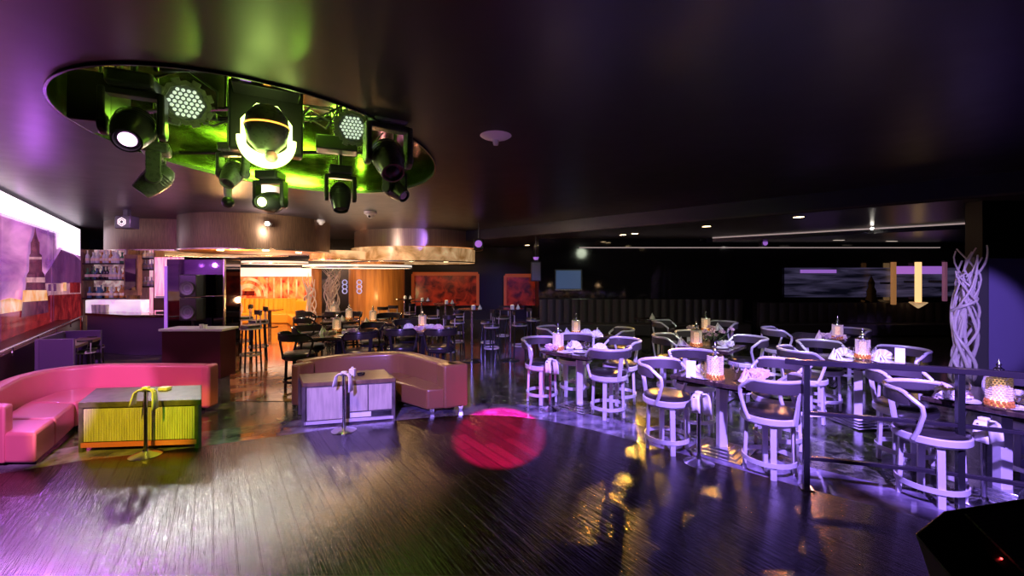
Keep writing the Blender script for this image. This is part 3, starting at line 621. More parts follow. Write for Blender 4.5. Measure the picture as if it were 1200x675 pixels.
MB().box((-1.1, -0.05, 1.30), (0.62, 0.02, 0.22)).build('dark_archway', M['redmural_dim'], lw)
for x in (-0.2, 0.15, 0.5, 0.85, 1.25): MB().box((x, -0.04, 1.55), (0.07, 0.02, 1.0)).build('column_print', M['goldglow'], lw)
o = MB().box((0, 0, 0), (4.6, 0.5, 0.42)).build('cove_panel', M['creamglow'], loc=D(318, 20.6, Z(319, 20.6)), bevel=0.02); tag(o, 'bright cream light cove above the red arch mural', 'light cove')
def channel(name, label, cat, x0, x1, y, z0, z1, pitch, m, seat=True, seat_m=None, depth=0.22, curve=None):
    t = thing(name, label, cat, ((x0+x1)/2, y, 0)); L_ = x1-x0; nch = max(2, round(L_/pitch)); K = 6; pts = []
    for i in range(nch*K+1): pts.append((-L_/2 + L_*i/(nch*K), -depth - 0.05*abs(math.sin(PI*(i % K)/K))))
    poly = pts + [(L_/2, 0), (-L_/2, 0)]; MB().prism(poly, z0, z1).build('backrest', m, t)
    if seat: MB().box((0, -depth-0.3, 0.23), (L_, 0.6, 0.42)).build('seat', seat_m or m, t, bevel=0.04)
    return t
am = channel('banquette_sofa', 'amber yellow channelled banquette under the red arch mural', 'sofa', D(272, 19.6).x, D(345, 19.6).x, 20.0, 0.1, Z(350, 19.6), 0.22, M['leather_amber'])
# its curved right arm coming forward
apath = [(D(345, 19.4).x-0.2 - am.location.x, -0.2), (D(352, 19.2).x - am.location.x, -0.45), (D(357, 18.6).x - am.location.x, -1.2), (D(357, 17.6).x - am.location.x, -2.1)]
MB().sweep(apath, [(0, 0.05), (0, 0.98), (0.10, 1.1), (0.28, 1.06), (0.28, 0.05)]).build('arm', M['leather_amber'], am)
MB().prism([(D(334, 19.4).x - am.location.x, -0.5), (D(352, 19.0).x - am.location.x, -0.8), (D(355, 17.7).x - am.location.x, -2.1), (D(338, 17.7).x - am.location.x, -2.1)], 0.03, 0.45).build('corner_seat', M['leather_amber'], am, bevel=0.05)
lt = thing('side_table', 'small dark square pedestal table before the amber banquette', 'table', D(316, 17.9, 0))
MB().box((0, 0, 0.72), (0.85, 0.6, 0.04)).build('table_top', M['tabletop'], lt); MB().box((0.0, 0, 0.36), (0.1, 0.1, 0.7)).build('leg', M['frame_dark'], lt); MB().box((0, 0, 0.015), (0.5, 0.4, 0.03)).build('base_plate', M['frame_dark'], lt)

# amber column and ornament panels
acol = thing('amber_column', 'broad round amber veneer column behind the dining tables', 'column', D(442, 17.6, 0))
MB().lathe([(1.1, 0), (1.1, 2.7)], n=48).build('shaft', M['amberwood'], acol); MB().lathe([(1.13, 0), (1.13, 0.12)], n=48).build('base_ring', M['frame_dark'], acol)
for i, (px, w_, h0, h1) in enumerate(((404, 0.35, 328, 344), (421, 0.35, 328, 344))):
    t = thing('wall_ornament', ('left' if i == 0 else 'right') + ' one of two small blue glass openwork ornaments by the amber column', 'ornament', D(px, 16.3, Z(h1, 16.3)))
    for k in range(3):
        MB().tube([(0.09*math.cos(a), 0, 0.09+k*0.17+0.09*math.sin(a)) for a in [2*PI*j/12 for j in range(12)]], 0.022, 6, closed=True).build('ring', M['lattice'], t)
def branches(label, loc, hgt, r0, n, m, group=None, seedv=1, thick=0.03, lean=0.0, name='branch_sculpture', turns=1.0):
    rnd = random.Random(seedv); t = thing(name, label, 'sculpture', loc); mb = MB()
    for k in range(n):
        a = rnd.uniform(0, 2*PI); w_ = rnd.choice((-1, 1))*rnd.uniform(0.5, 1.4)*turns; pts = []; rr = []
        zz0 = 0.0 if k < n*0.65 else rnd.uniform(0.2, 0.6)*hgt; zz1 = hgt*rnd.uniform(0.72, 1.0); ph = rnd.uniform(0, 6)
        for i in range(26):
            u = i/25; z = zz0 + (zz1-zz0)*u; v = z/hgt
            env = r0*(0.55 + 0.35*math.sin(v*7+ph) + 0.45*max(0, v-0.75)*3) * (0.7 if v < 0.1 else 1)
            aa = a + w_*4.2*u + 0.5*math.sin(5*u+ph)
            pts.append((env*math.cos(aa) + lean*v*v + 0.04*math.sin(9*v+ph), env*math.sin(aa), z)); rr.append(thick*(1.15-0.75*u)*rnd.uniform(0.85, 1.15))
        mb.tube(pts, rr, 8)
    mb.build('branches', m, t); MB().cyl((0, 0, 0), r0*0.9, 0.05, 20).build('base', M['frame_dark'], t); return t
op = branches('dense tall black and white twig sculpture behind the left dining tables', D(388, 17.6, 0), 2.6, 0.36, 30, M['branch'], seedv=3, thick=0.03)
branches('pale twisted branch sculpture at the right edge of the amber lounge', D(363, 16.2, 0), 2.3, 0.22, 12, M['branch'], seedv=5)
branches('violet-tinted branch sculpture at the left edge of the amber lounge', D(276, 15.5, 0), 2.35, 0.20, 12, M['branch'], seedv=8)
gp = thing('gold_pillar', 'slim amber pillar at the right edge of the lounge', 'pillar', D(371, 16.8, 0)); MB().box((0, 0, 1.3), (0.28, 0.28, 2.6)).build('shaft', M['amberwood'], gp); MB().box((0, 0, 0.08), (0.34, 0.34, 0.16)).build('plinth', M['frame_dark'], gp)

# red pictures on the far wall
def redpic(label, px0, px1, y0, y1, Y):
    t = thing('wall_mural', label, 'mural', D((px0+px1)/2, Y, 0)); w_ = (px1-px0)/F*Y; z0, z1 = Z(y1, Y), Z(y0, Y)
    MB().box((0, 0, (z0+z1)/2), (w_, 0.04, z1-z0)).build('print', M['redmural_dim'], t)
    for x in (-w_/2, w_/2): MB().box((x, -0.03, (z0+z1)/2), (0.12, 0.06, z1-z0)).build('frame_side', M['orange_frame'], t)
    MB().box((0, -0.03, z1), (w_, 0.06, 0.16)).build('frame_top', M['orange_frame'], t)
redpic('wide dark red mural in an orange-lit frame behind the cocktail tables', 484, 560, 321, 358, 18.6)
redpic('narrow dark red mural in an orange-lit frame beside the screen', 592, 632, 323, 358, 18.6)
tv = thing('television', 'dull blue television screen above the dark banquette', 'television', D(666, 15.85, Z(328, 15.85)))
MB().box((0, 0, 0), (1.02, 0.06, 0.78)).build('case', M['fix'], tv); MB().box((0, 0.07, 0), (0.3, 0.1, 0.3)).build('wall_bracket', M['fix'], tv); MB().box((0, -0.035, 0.01), (0.92, 0.01, 0.68)).build('screen', M['screen'], tv); MB().box((0, -0.035, -0.37), (0.94, 0.02, 0.03)).build('lower_bezel', M['trim'], tv)
for lb, px, py, Y, s_ in (('small black ceiling speaker with violet light painted on its cone above the cocktail tables', 561, 286, 14.5, 0.34), ('violet-lit square speaker on the dark wall above the middle tables', 895, 285, 15.7, 0.26)):
    t = thing('wall_speaker', lb, 'loudspeaker', D(px, Y, Z(py, Y))); MB().box((0, 0, 0), (s_, 0.2, s_)).build('case', M['fix'], t, bevel=0.02); MB().lathe([(0.001, 0), (s_*0.3, 0.01), (s_*0.36, 0.0)], (0, -0.10, 0), 16, axis=(0, -1, 0)).build('cone', M['purple_glow'], t)  # violet light falling on the cone is put in as emission
    MB().tube([(0, 0, s_/2), (0, 0, (H if px < 800 else 3.56) - Z(py, Y))], 0.015, 6).build('bracket', M['fix'], t)
t = thing('wall_speaker', 'tall narrow black speaker hanging left of the television', 'loudspeaker', D(628, 15.6, Z(318, 15.6))); MB().box((0, 0, 0), (0.36, 0.28, 0.72)).build('case', M['fix'], t, bevel=0.02)
MB().box((0, -0.15, 0), (0.30, 0.01, 0.64)).build('mesh_front', M['grille'], t); MB().lathe([(0.07, 0), (0.11, 0.10)], (0, -0.05, 0.42), 12).build('violet_lamp', M['purple_glow'], t); MB().tube([(0, 0, 0.3), (0, 0, 3.56-Z(318, 15.6))], 0.015, 6).build('bracket', M['fix'], t)
# long dark banquettes
channel('wall_banquette', 'long charcoal channelled banquette below the television', 'banquette', D(632, 15.9).x, D(868, 15.9).x, 15.98, 0.1, Z(351, 15.7), 0.30, M['leather_grey'])
channel('wall_banquette', 'long charcoal channelled banquette right of the wall gap, under the dark glass panel', 'banquette', D(888, 15.9).x, 18.5, 15.98, 0.1, Z(355, 15.7), 0.36, M['leather_grey'])
# dark wall glass, its mural reflection and violet screen glare painted in
nm = thing('mural_reflection', 'dark glass panel with reflected night mural and violet band painted on, above the right banquette', 'mural', D(1020, 15.93, 0))
MB().box((0, 0, Z(331, 15.9)), (6.4, 0.03, 1.10)).build('print', M['reflection_dark'], nm)
for a_, b_2, y0, y1 in ((938, 980, 316, 320), (1050, 1108, 312, 321)): MB().box((D((a_+b_2)/2, 15.9).x - nm.location.x, -0.03, Z((y0+y1)/2, 15.9)), ((b_2-a_)/F*15.9, 0.02, (y1-y0)/F*15.9)).build('screen_reflection', M['purple_glow'], nm)
tr = [(0, 1.05)] + [(0.05+0.03*k + (0.05 if k % 2 else 0), 0.95-0.16*k) for k in range(6)] + [(0.06, 0.1), (0.06, 0)]
tp = [(x, z) for x, z in tr] + [(-x, z) for x, z in tr[::-1]][:-1]
tx = D(1021, 15.9).x - nm.location.x; zb = Z(356, 15.9)
MB().add([(tx+x, y, zb+z) for y in (-0.04, -0.03) for x, z in tp], [tuple(range(len(tp))), tuple(range(2*len(tp)-1, len(tp)-1, -1))]).build('fir_reflection', M['reflection_black'], nm)
for k, (px, y0, y1, w_, m_, lb) in enumerate(((1047, 307, 357, 0.13, 'tube_dim', 'dim amber vertical tube lamp, leftmost of the three on the right wall'), (1076, 307, 354, 0.17, 'tube_amber', 'bright amber vertical tube lamp with a bowl-shaped foot on the right wall'), (1107, 307, 353, 0.10, 'tube_plum', 'faint plum vertical tube lamp beside the branch sculpture'))):
    Y = 15.35; t = thing('tube_lamp', lb, 'lamp', D(px, Y, Z(y1, Y))); hh = (y1-y0)/F*Y
    MB().box((0, 0, hh/2), (w_, 0.12, hh)).build('tube', M[m_], t, bevel=0.02); MB().box((0, 0.28 if k < 2 else 0.33, hh/2), (0.06, 0.5 if k < 2 else 0.66, 0.08)).build('bracket', M['fix'], t); MB().box((0, 0, hh+0.02), (w_+0.03, 0.14, 0.05)).build('cap', M['trim'], t)
    if k == 1: MB().lathe([(0.02, -0.22), (0.10, -0.16), (0.26, -0.02), (0.24, 0.0)], n=20).build('bowl', M['goldglow'], t)
for k, px in enumerate((716, 752, 784)):      # small lit trinkets on the dark wall shelf
    pass
# downlights in the lower ceiling
DL = (('first', 936, 254), ('second', 828, 265), ('third', 744, 273.5), ('fourth', 730, 275), ('fifth', 667, 282), ('sixth', 618, 287.5))
dlp = None
for i, (nm_, px, py) in enumerate(DL):
    Y = F*(LZ-EYE)/(HOR-py); Y = min(Y, 19.5); t = thing('downlight', nm_ + ' of the row of warm recessed downlights along the lower ceiling, counting from the right', 'downlight', D(px, Y, LZ))
    MB().lathe([(0.11, -0.012), (0.15, -0.012), (0.15, 0.0), (0.11, 0.0), (0.11, -0.012)], n=24, cap=False).build('bezel', M['trim'], t); MB().lathe([(0.001, -0.006), (0.11, -0.006), (0.11, 0)], n=24, cap=False).build('lens', M['lamp_warm'], t)
    if i != 3 and i < 5: spot('downlight_beam', D(px, Y, LZ-0.05), P((905, 815, 735, 0, 668)[i], 620), (450, 800, 1000, 0, 650)[i], ((1.0, 0.35, 0.12), (1.0, 0.42, 0.08), (1.0, 0.5, 0.08), WARM, (0.95, 0.75, 0.65))[i], 26, 0.7, 0.11)
t = thing('spotlight', 'tiny white star-bright spotlight on the metal trim of the lower ceiling', 'spotlight', D(1022, 11.85, LZ-0.07)); MB().ball((0, 0, 0), 0.035, 10).build('bulb', M['lamp_white'], t); MB().cyl((0, 0, 0.0), 0.025, 0.07, 10).build('socket', M['fix'], t)
for lb, px, py in (('slim lit slot light in the soffit left of the tube lamps', 1045, 295), ('slim lit slot light in the soffit near the small violet speaker', 983, 289)):
    Y = F*(3.40-EYE)/(HOR-py)*0.8; t = thing('slot_light', lb, 'light', D(px, min(Y, 15.0), 3.40)); MB().box((0, 0, -0.01), (0.42, 0.14, 0.02)).build('frame', M['trim'], t); MB().box((0, 0, -0.022), (0.34, 0.09, 0.01)).build('diffuser', M['creamglow'], t)
# violet pillar, dark box above, branch sculpture by it
vp = struct(MB().box((10.3, 8.1, 1.15), (3.0, 0.4, 2.5)).build('wall_violet', M['violetwall'], smooth=False)); vp.location.z = 0.10
o = struct(MB().box((10.5, 7.95, 3.03), (3.8, 0.3, 1.05)).build('trim_5', M['black'], smooth=False))
o = struct(MB().box((8.70, 7.98, 1.18), (0.26, 0.16, 2.5)).build('trim_6', M['greypost'], smooth=False)); o.location.z = 0.10
branches('tall white twisted branch sculpture beside the violet pillar', D(1126, 7.7, 0), 2.74, 0.19, 20, M['branch'], seedv=11, thick=0.030, lean=0.20, turns=1.7)
# ------------------------------------------------------------------ ceiling fixtures
t = thing('ceiling_detector', 'pale violet-lit dome detector with a short stem on the ceiling', 'detector', D(581, 5.4, H))
MB().lathe([(0.001, -0.05), (0.10, -0.045), (0.17, -0.02), (0.20, 0)], n=32).build('dish', M['plastic'], t); MB().lathe([(0.030, -0.12), (0.036, -0.10), (0.04, -0.06), (0.07, -0.045)], n=16).build('stem', M['plastic'], t)
for lb, px, py, r in (('white dome camera on the ceiling right of the hanging moving heads', 434, 252, 0.17), ('flat white ceiling sensor above the bronze drum edge', 376, 262, 0.13)):
    Y = F*(H-EYE)/(HOR-py+4); t = thing('dome_camera', lb, 'camera', D(px, Y, H)); MB().lathe([(r, 0), (r, -0.06), (r*0.75, -0.09)], n=24).build('housing', M['plastic'], t); MB().ball((0, 0, -0.09), r*0.6, 12).build('dome', M['plastic'] if r > .15 else M['plastic'], t)
    if r > .15: MB().ball((0.0, -0.09, -0.15), 0.035, 10).build('lens', M['fix'], t)
t = thing('ceiling_speaker', 'square black ceiling box with a white geometric ring above the bar', 'loudspeaker', D(149, 11.6, H))
MB().box((0, 0, -0.09), (0.12, 0.12, 0.18)).build('bracket', M['fix'], t); MB().box((0, 0, -0.34), (0.42, 0.3, 0.34)).build('case', M['fix'], t, bevel=0.02)
hx = lambda r: [(r*math.cos(PI/6+PI/3*k), -0.165, -0.34 + r*math.sin(PI/6+PI/3*k)) for k in range(6)]
MB().tube(hx(0.11), 0.012, 6, closed=True).tube(hx(0.06), 0.012, 6, closed=True).build('ring_mark', M['creamglow'], t)

def moving_head(label, loc, dirv, s, lens, body=None, top=None, yaw=None):
    body = body or M['fix']; t = thing('moving_head_light', label, 'stage light', loc); dv = Vector(dirv).normalized()
    yw = math.atan2(dv.x, -dv.y) if yaw is None else yaw; t.rotation_euler = (0, 0, yw); t.scale = (s, s, s)
    dl = Matrix.Rotation(-yw, 3, 'Z') @ dv
    top = (4.72 - loc[2])/s if top is None else top
    MB().box((0, 0, 0.40), (0.34, 0.30, 0.14)).build('base', body, t, bevel=0.03)
    MB().tube([(0, 0, 0.46), (0, 0, top)], 0.03, 8).build('hanger', M['fix'], t)
    MB().box((0, 0, 0.30), (0.42, 0.13, 0.06)).box((-0.205, 0, 0.13), (0.055, 0.16, 0.38)).box((0.205, 0, 0.13), (0.055, 0.16, 0.38)).lathe([(0.09, -0.03), (0.09, 0.03)], (-0.205, 0, 0), 20, axis=(1, 0, 0)).lathe([(0.09, -0.03), (0.09, 0.03)], (0.205, 0, 0), 20, axis=(1, 0, 0)).build('yoke', body, t, bevel=0.015)
    h = MB().lathe([(0.001, -0.22), (0.08, -0.21), (0.135, -0.14), (0.155, -0.02), (0.15, 0.08), (0.125, 0.19), (0.11, 0.25), (0.095, 0.25), (0.09, 0.22), (0.001, 0.22)], n=28, axis=dl, cap=False)
    for k in range(4): h.lathe([(0.158, -0.10 + 0.035*k), (0.162, -0.09 + 0.035*k), (0.158, -0.08 + 0.035*k)], n=28, axis=dl, cap=False)
    h = h.build('head', body, t)
    MB().lathe([(0.001, 0.245), (0.035, 0.24), (0.066, 0.228)], n=20, axis=dl, cap=False).build('lens', lens, h)
    return t
moving_head('black moving head light with a glowing pink lens, leftmost in the ceiling opening', D(157, 4.3, Z(150, 4.3)), (0.35, -0.68, -0.68), 1.12, M['lens_pink'])
moving_head('green-lit moving head turned down to the left below the leftmost one', D(183, 5.4, Z(210, 5.4)), (-0.55, -0.35, -0.75), 0.95, M['lens_pink'], M['fixgreen'])
moving_head('moving head with blazing lime lens facing out, lowest in the row', D(317, 6.5, Z(237, 6.5)), (0.0, -0.97, -0.15), 1.0, M['lens_green'])
moving_head('dark moving head pointing straight down between the drum and right cluster', D(399, 6.4, Z(230, 6.4)), (0.15, -0.3, -0.9), 0.95, M['fix'])
moving_head('large green-lit moving head at the right of the ceiling opening', D(455, 4.95, Z(185, 4.95)), (0.35, -0.55, -0.75), 1.15, M['fix'], M['fixgreen'])
moving_head('small black moving head tilted sideways, lowest right', D(463, 5.9, Z(222, 5.9)), (0.6, -0.3, -0.45), 0.8, M['plastic'])
moving_head('small green-lit moving head left of the lime-lit one', D(273, 6.2, Z(203, 6.2)), (0.0, -0.6, -0.8), 0.9, M['fix'], M['fixgreen'])
hc = thing('dome_camera', 'little violet-topped ball camera hanging by the lime-lit moving head', 'camera', D(267, 6.6, Z(237, 6.6))); MB().ball((0, 0, 0), 0.09, 14).build('ball', M['fix'], hc); MB().lathe([(0.045, 0.06), (0.06, 0.20), (0.06, 0.22)], n=14).build('collar', M['plastic'], hc); MB().tube([(0, 0, 0.2), (0, 0, 4.76-Z(237, 6.6))], 0.015, 6).build('stem', M['fix'], hc)

def par_can(label, loc, s):
    t = thing('par_light', label, 'stage light', loc); dv = (Vector((0, 0, EYE)) - Vector(loc) + Vector((0, 0, 0.6))).normalized(); q = dv.to_track_quat('Z', 'Y'); t.scale = (s, s, s)
    MB().lathe([(0.001, -0.20), (0.11, -0.20), (0.17, -0.12), (0.19, 0.0), (0.205, 0.0), (0.205, 0.035), (0.165, 0.035), (0.16, 0.01), (0.001, 0.01)], n=8, axis=dv, cap=False).build('housing', M['fixgreen'], t)
    ax = q @ Vector((1, 0, 0)); ay = q @ Vector((0, 1, 0)); mb = MB()
    for k in range(8):
        a = PI/4*k+PI/8; c = (ax*math.cos(a) + ay*math.sin(a))*0.20 + dv*0.015; MB().box(c, (0.05, 0.07, 0.045), rot=(q.to_matrix() @ Matrix.Rotation(a, 3, 'Z'))).build('clip', M['fixgreen'], t, bevel=0.006)
    le = MB(); n = 0
    for i in range(-3, 4):
        for j in range(-3, 4):
            if abs(i+j) > 3: continue
            c = (ax*(i + j*0.5) + ay*(j*0.866))*0.043 + dv*0.02; le.lathe([(0.001, 0.01), (0.012, 0.008), (0.016, 0.0)], c, 8, axis=dv, cap=False)
    le.build('led_array', M['led'], t)
    MB().tube([ax*0.24, ax*0.25 - dv*0.08 + Vector((0, 0, 0.18)), Vector((0, 0, 0.34)) - dv*0.08, -ax*0.25 - dv*0.08 + Vector((0, 0, 0.18)), -ax*0.24], 0.012, 6).tube([Vector((0, 0, 0.33)) - dv*0.08, Vector((0, 0, (4.72-loc[2])/s)) - dv*0.08], 0.014, 6).build('bracket', M['fix'], t)
par_can('round LED par light with lit dots, left of the dazzling central fixture', D(218, 4.7, Z(121, 4.7)), 1.15)
par_can('round LED par light with lit dots, right of the dazzling central fixture', D(413, 5.3, Z(150, 5.3)), 1.02)

# the big central fixture
CYY = 4.7; bc = D(313, CYY, Z(160, CYY)); big = thing('moving_head_light', 'large central moving head with dazzling lime-lit octagon yoke and a glowing orange stripe', 'stage light', bc, math.atan2(-bc.x, bc.y))
MB().box((0, 0.42, 0.30), (0.76, 0.22, 0.80)).build('base', M['fix'], big, bevel=0.03)
pn = MB().box((0, 0.16, 0.60), (0.66, 0.34, 0.14)).build('control_panel', M['fix'], big, bevel=0.01)
MB().box((0.0, -0.02, 0.605), (0.07, 0.01, 0.09)).build('display', M['orange_led'], pn); MB().box((-0.20, -0.02, 0.605), (0.10, 0.01, 0.09)).build('violet_badge', M['purple_glow'], pn)
for k in range(3): MB().lathe([(0.001, 0.0), (0.02, 0)], (0.14+0.07*k, -0.015, 0.605), 10, axis=(0, -1, 0)).build('button', M['plastic'], pn)
MB().box((0, 0.3, 0.85), (0.5, 0.1, 0.4)).build('hanger', M['fix'], big)
o8 = [(0.27*math.sin(a)*(1.0), 0.04, 0.03 + 0.36*math.cos(a)) for a in [PI/8+PI/4*k for k in range(8)]]
mb = MB(); i8 = [(x*0.80, y, 0.03 + (z-0.03)*0.84) for x, y, z in o8]
vs = o8 + i8 + [(x, y+0.05, z) for x, y, z in o8] + [(x, y+0.05, z) for x, y, z in i8]
fs = []
for k in range(8):
    j = (k+1) % 8; fs += [(k, j, 8+j, 8+k), (16+k, 24+k, 24+j, 16+j), (k, 16+k, 16+j, j), (8+k, 8+j, 24+j, 24+k)]
mb.add(vs, fs).build('lit_yoke_ring', M['green_lit'], big)  # yoke ring, the green spot's light on it is put in as emission
hd = MB().lathe([(0.001, -0.27), (0.10, -0.25), (0.18, -0.16), (0.215, 0.0), (0.20, 0.12), (0.12, 0.22), (0.001, 0.25)], (0, -0.10, 0.06), 32, cap=False).build('head', M['fixgreen'], big)
MB().lathe([(0.217, -0.008), (0.222, 0.0), (0.217, 0.010)], (0, -0.10, 0.075), 32, cap=False).build('orange_stripe', M['orange_led'], hd)
pts = [(0.27*math.sin(a), -0.06, 0.02 - 0.31*math.cos(a)) for a in [R(-80+160*k/20) for k in range(21)]]
MB().tube(pts, [0.02+0.055*math.sin(PI*k/20) for k in range(21)], 12).build('crescent_lens', M['green_lit'], big)
MB().ball((0.04, -0.14, -0.25), 0.065, 14).build('faceted_bulb', M['b_clear'], big)
point('central_glare', bc + Vector((0.1, -0.25, -0.55)), 10, (0.65, 1.0, 0.2), 0.1)
point('low_head_glare', D(317, 6.1, Z(237, 6.1)), 12, (0.75, 1.0, 0.35), 0.06)
# pipes and boxes in the opening
def pipe(label, a, b, r=0.028, m='steel_dark', hang=True):
    t = thing('lighting_bar', label, 'bar', a); a, b = Vector(a), Vector(b); MB().tube([(0, 0, 0), b-a], r, 10).build('tube', M[m], t)
    if hang:
        for u in (0.12, 0.88): q = (b-a)*u; MB().tube([q, (q.x, q.y, 4.74-a.z)], 0.012, 6).build('hanger', M['fix'], t)
pipe('pale steel lighting bar running left from the central fixture', D(115, 5.0, 4.10), D(285, 4.95, 4.13), 0.026, 'steel')
pipe('long dark lighting bar behind the round LED lights', D(95, 5.6, 4.25), D(490, 5.6, 4.25))
pipe('dark lighting bar deep in the ceiling opening above the lime lens', D(140, 6.8, 4.15), D(470, 6.8, 4.15))
pipe('dark lighting bar at the near rim of the ceiling opening', D(190, 4.15, 4.2), D(420, 4.15, 4.2))
for lb, px, Y, z, sx_, sy_, sz_ in (('angled grey box at the far left of the ceiling opening', 118, 4.45, 3.98, 0.34, 0.5, 0.5), ('black distribution box above the leftmost moving head', 165, 3.95, 4.38, 0.55, 0.3, 0.2),
        ('black distribution box above the dark downward moving head', 395, 6.1, 4.05, 0.55, 0.3, 0.2), ('black dimmer box at the right rim of the ceiling opening', 487, 5.2, 4.2, 0.28, 0.3, 0.35)):
    t = thing('dimmer_box', lb, 'electrical box', D(px, Y, z)); MB().box((0, 0, 0), (sx_, sy_, sz_)).build('case', M['fix'], t, bevel=0.02, rz=0.4)
    MB().tube([(0, 0, sz_/2), (0, 0, 4.73-z)], 0.015, 6).build('hanger', M['fix'], t)
    MB().tube([(0.1, 0, sz_/2), (0.25, 0.1, sz_/2+0.12), (0.45, 0.15, 0.05), (0.6, 0.2, 0.25)], 0.012, 6).build('cable', M['fix'], t)
for k, (a, b, lb) in enumerate((((0.0), (0.5), 'looping black cable bundle left of the central fixture'), ((1.9), (0.3), 'looping black cable bundle by the right round LED light'))):
    base = D(225 if k == 0 else 385, 5.5, 4.25); mb = MB(); rnd = random.Random(k)
    for j in range(6):
        p = [(rnd.uniform(-.3, .3) + 0.12*i - 0.4, rnd.uniform(-.15, .15), -0.12*math.sin(i*1.1+j) + rnd.uniform(-.05, .05)) for i in range(7)]; mb.tube(sorted(p), 0.012, 6)
    o = mb.build('cable_bundle', M['fixgreen'], loc=base); tag(o, lb, 'cable')

# ------------------------------------------------------------------ sofas
def smooth_path(pts, n=6):
    out = []; N = len(pts); p = [Vector(q) for q in pts]
    for i in range(N-1):
        a, b, c, d = p[max(0, i-1)], p[i], p[i+1], p[min(N-1, i+2)]
        for k in range(n):
            u = k/n; out.append(0.5*((2*b) + (c-a)*u + (2*a-5*b+4*c-d)*u*u + (3*b-a-3*c+d)*u**3))
    out.append(p[-1]); return [tuple(q) for q in out]
def rounded(w, z0, z1, r, n=5):
    s = [(0, z0)]
    for k in range(n+1): a = PI - PI/2*k/n; s.append((r + r*math.cos(a), z1 - r + r*math.sin(a)))
    for k in range(n+1): a = PI/2 - PI/2*k/n; s.append((w - r + r*math.cos(a), z1 - r + r*math.sin(a)))
    return s + [(w, z0)]
# coral sofa on the left; travel runs from the near left end round to the right end; the back is outside (left)
cso = thing('corner_sofa', 'curved coral red leather corner sofa on the left edge of the dance floor', 'sofa', (0, 0, 0))
bl = smooth_path([(-6.20, 5.0), (-6.72, 5.7), (-7.02, 6.2), (-7.06, 6.62), (-6.75, 6.86), (-6.3, 6.9), (-5.7, 6.9), (-5.0, 6.88)], 6)
def cut(path, f0, f1): n = len(path)-1; return path[round(n*f0):round(n*f1)+1]
for f0, f1 in ((0.0, 0.30), (0.305, 0.715), (0.72, 1.0)):
    MB().sweep(cut(bl, f0, f1) if f0 == 0 else cut(bl, f0+0.001, f1), rounded(0.20, 0.06, 0.74, 0.05)).build('backrest', M['leather_red'], cso, bevel=0.0)
inner = [(-5.43, 4.86), (-5.72, 5.34), (-6.15, 6.0), (-6.20, 6.22), (-5.9, 6.30), (-5.0, 6.32)]
MB().prism([(-5.93, 4.86), (-5.43, 4.86), (-5.72, 5.34), (-6.42, 5.32)][::-1], 0.05, 0.40).build('seat', M['leather_red'], cso, bevel=0.035, seg=3)
MB().prism([(-6.42, 5.33), (-5.725, 5.35), (-6.15, 6.0), (-6.86, 6.02)], 0.05, 0.40).build('seat', M['leather_red'], cso, bevel=0.035, seg=3)
MB().prism([(-6.86, 6.03), (-6.15, 6.01), (-6.20, 6.22), (-5.9, 6.30), (-5.0, 6.32), (-5.0, 6.9), (-6.75, 6.88), (-7.03, 6.6)], 0.05, 0.40).build('seat', M['leather_red'], cso, bevel=0.035, seg=3)
MB().prism([(-6.45, 4.84), (-5.76, 4.84), (-5.84, 5.0), (-6.45, 5.05)], 0.05, 0.70).build('arm', M['leather_red'], cso, bevel=0.03, seg=3)
MB().prism([(-5.0, 6.84), (-4.86, 6.84), (-4.86, 7.08), (-5.0, 7.08)], 0.05, 0.74).build('arm', M['leather_red'], cso, bevel=0.04, seg=3)
MB().prism([(-6.3, 4.95), (-5.52, 4.95), (-6.25, 6.1), (-6.1, 6.38), (-5.0, 6.4), (-5.0, 6.95), (-6.9, 6.95)], 0.0, 0.05).build('plinth', M['frame_dark'], cso)
# chestnut sofa in the middle
mso = thing('corner_sofa', 'curved chestnut brown leather corner sofa behind the violet-lit low table', 'sofa', (0, 0, 0))
bm_ = smooth_path([(-3.42, 7.02), (-3.25, 7.28), (-2.95, 7.52), (-2.4, 7.74), (-2.05, 7.76), (-1.72, 7.5), (-1.25, 7.0), (-0.98, 6.72)], 6)
for f0, f1 in ((0.0, 0.56), (0.565, 0.80), (0.805, 1.0)):
    MB().sweep(cut(bm_, f0, f1), rounded(0.22, 0.10, 0.78, 0.06)).build('backrest', M['leather_tan'], mso)
MB().prism([(-1.32, 6.62), (-0.98, 6.72), (-1.70, 7.48), (-2.05, 7.20)], 0.10, 0.42).build('seat', M['leather_tan'], mso, bevel=0.03, seg=3)
MB().prism([(-2.06, 7.21), (-1.71, 7.49), (-2.05, 7.78), (-2.45, 7.72), (-2.98, 7.5), (-3.30, 7.28), (-3.42, 7.05), (-3.0, 6.90), (-2.5, 7.2)], 0.10, 0.42).build('seat', M['leather_tan'], mso, bevel=0.03, seg=3)
MB().prism([(-1.06, 6.66), (-0.70, 6.84), (-0.88, 7.06), (-1.22, 6.90)], 0.10, 0.78).build('arm', M['leather_tan'], mso, bevel=0.035, seg=3)
MB().prism([(-3.56, 6.86), (-3.40, 6.80), (-3.27, 7.08), (-3.47, 7.20)], 0.10, 0.76).build('arm', M['leather_tan'], mso, bevel=0.035, seg=3)
for x, y in ((-0.82, 6.86), (-1.25, 6.72), (-1.9, 7.7), (-3.44, 6.92), (-3.3, 7.2)): MB().box((x, y, 0.05), (0.06, 0.06, 0.10)).build('foot', M['steel'], mso)

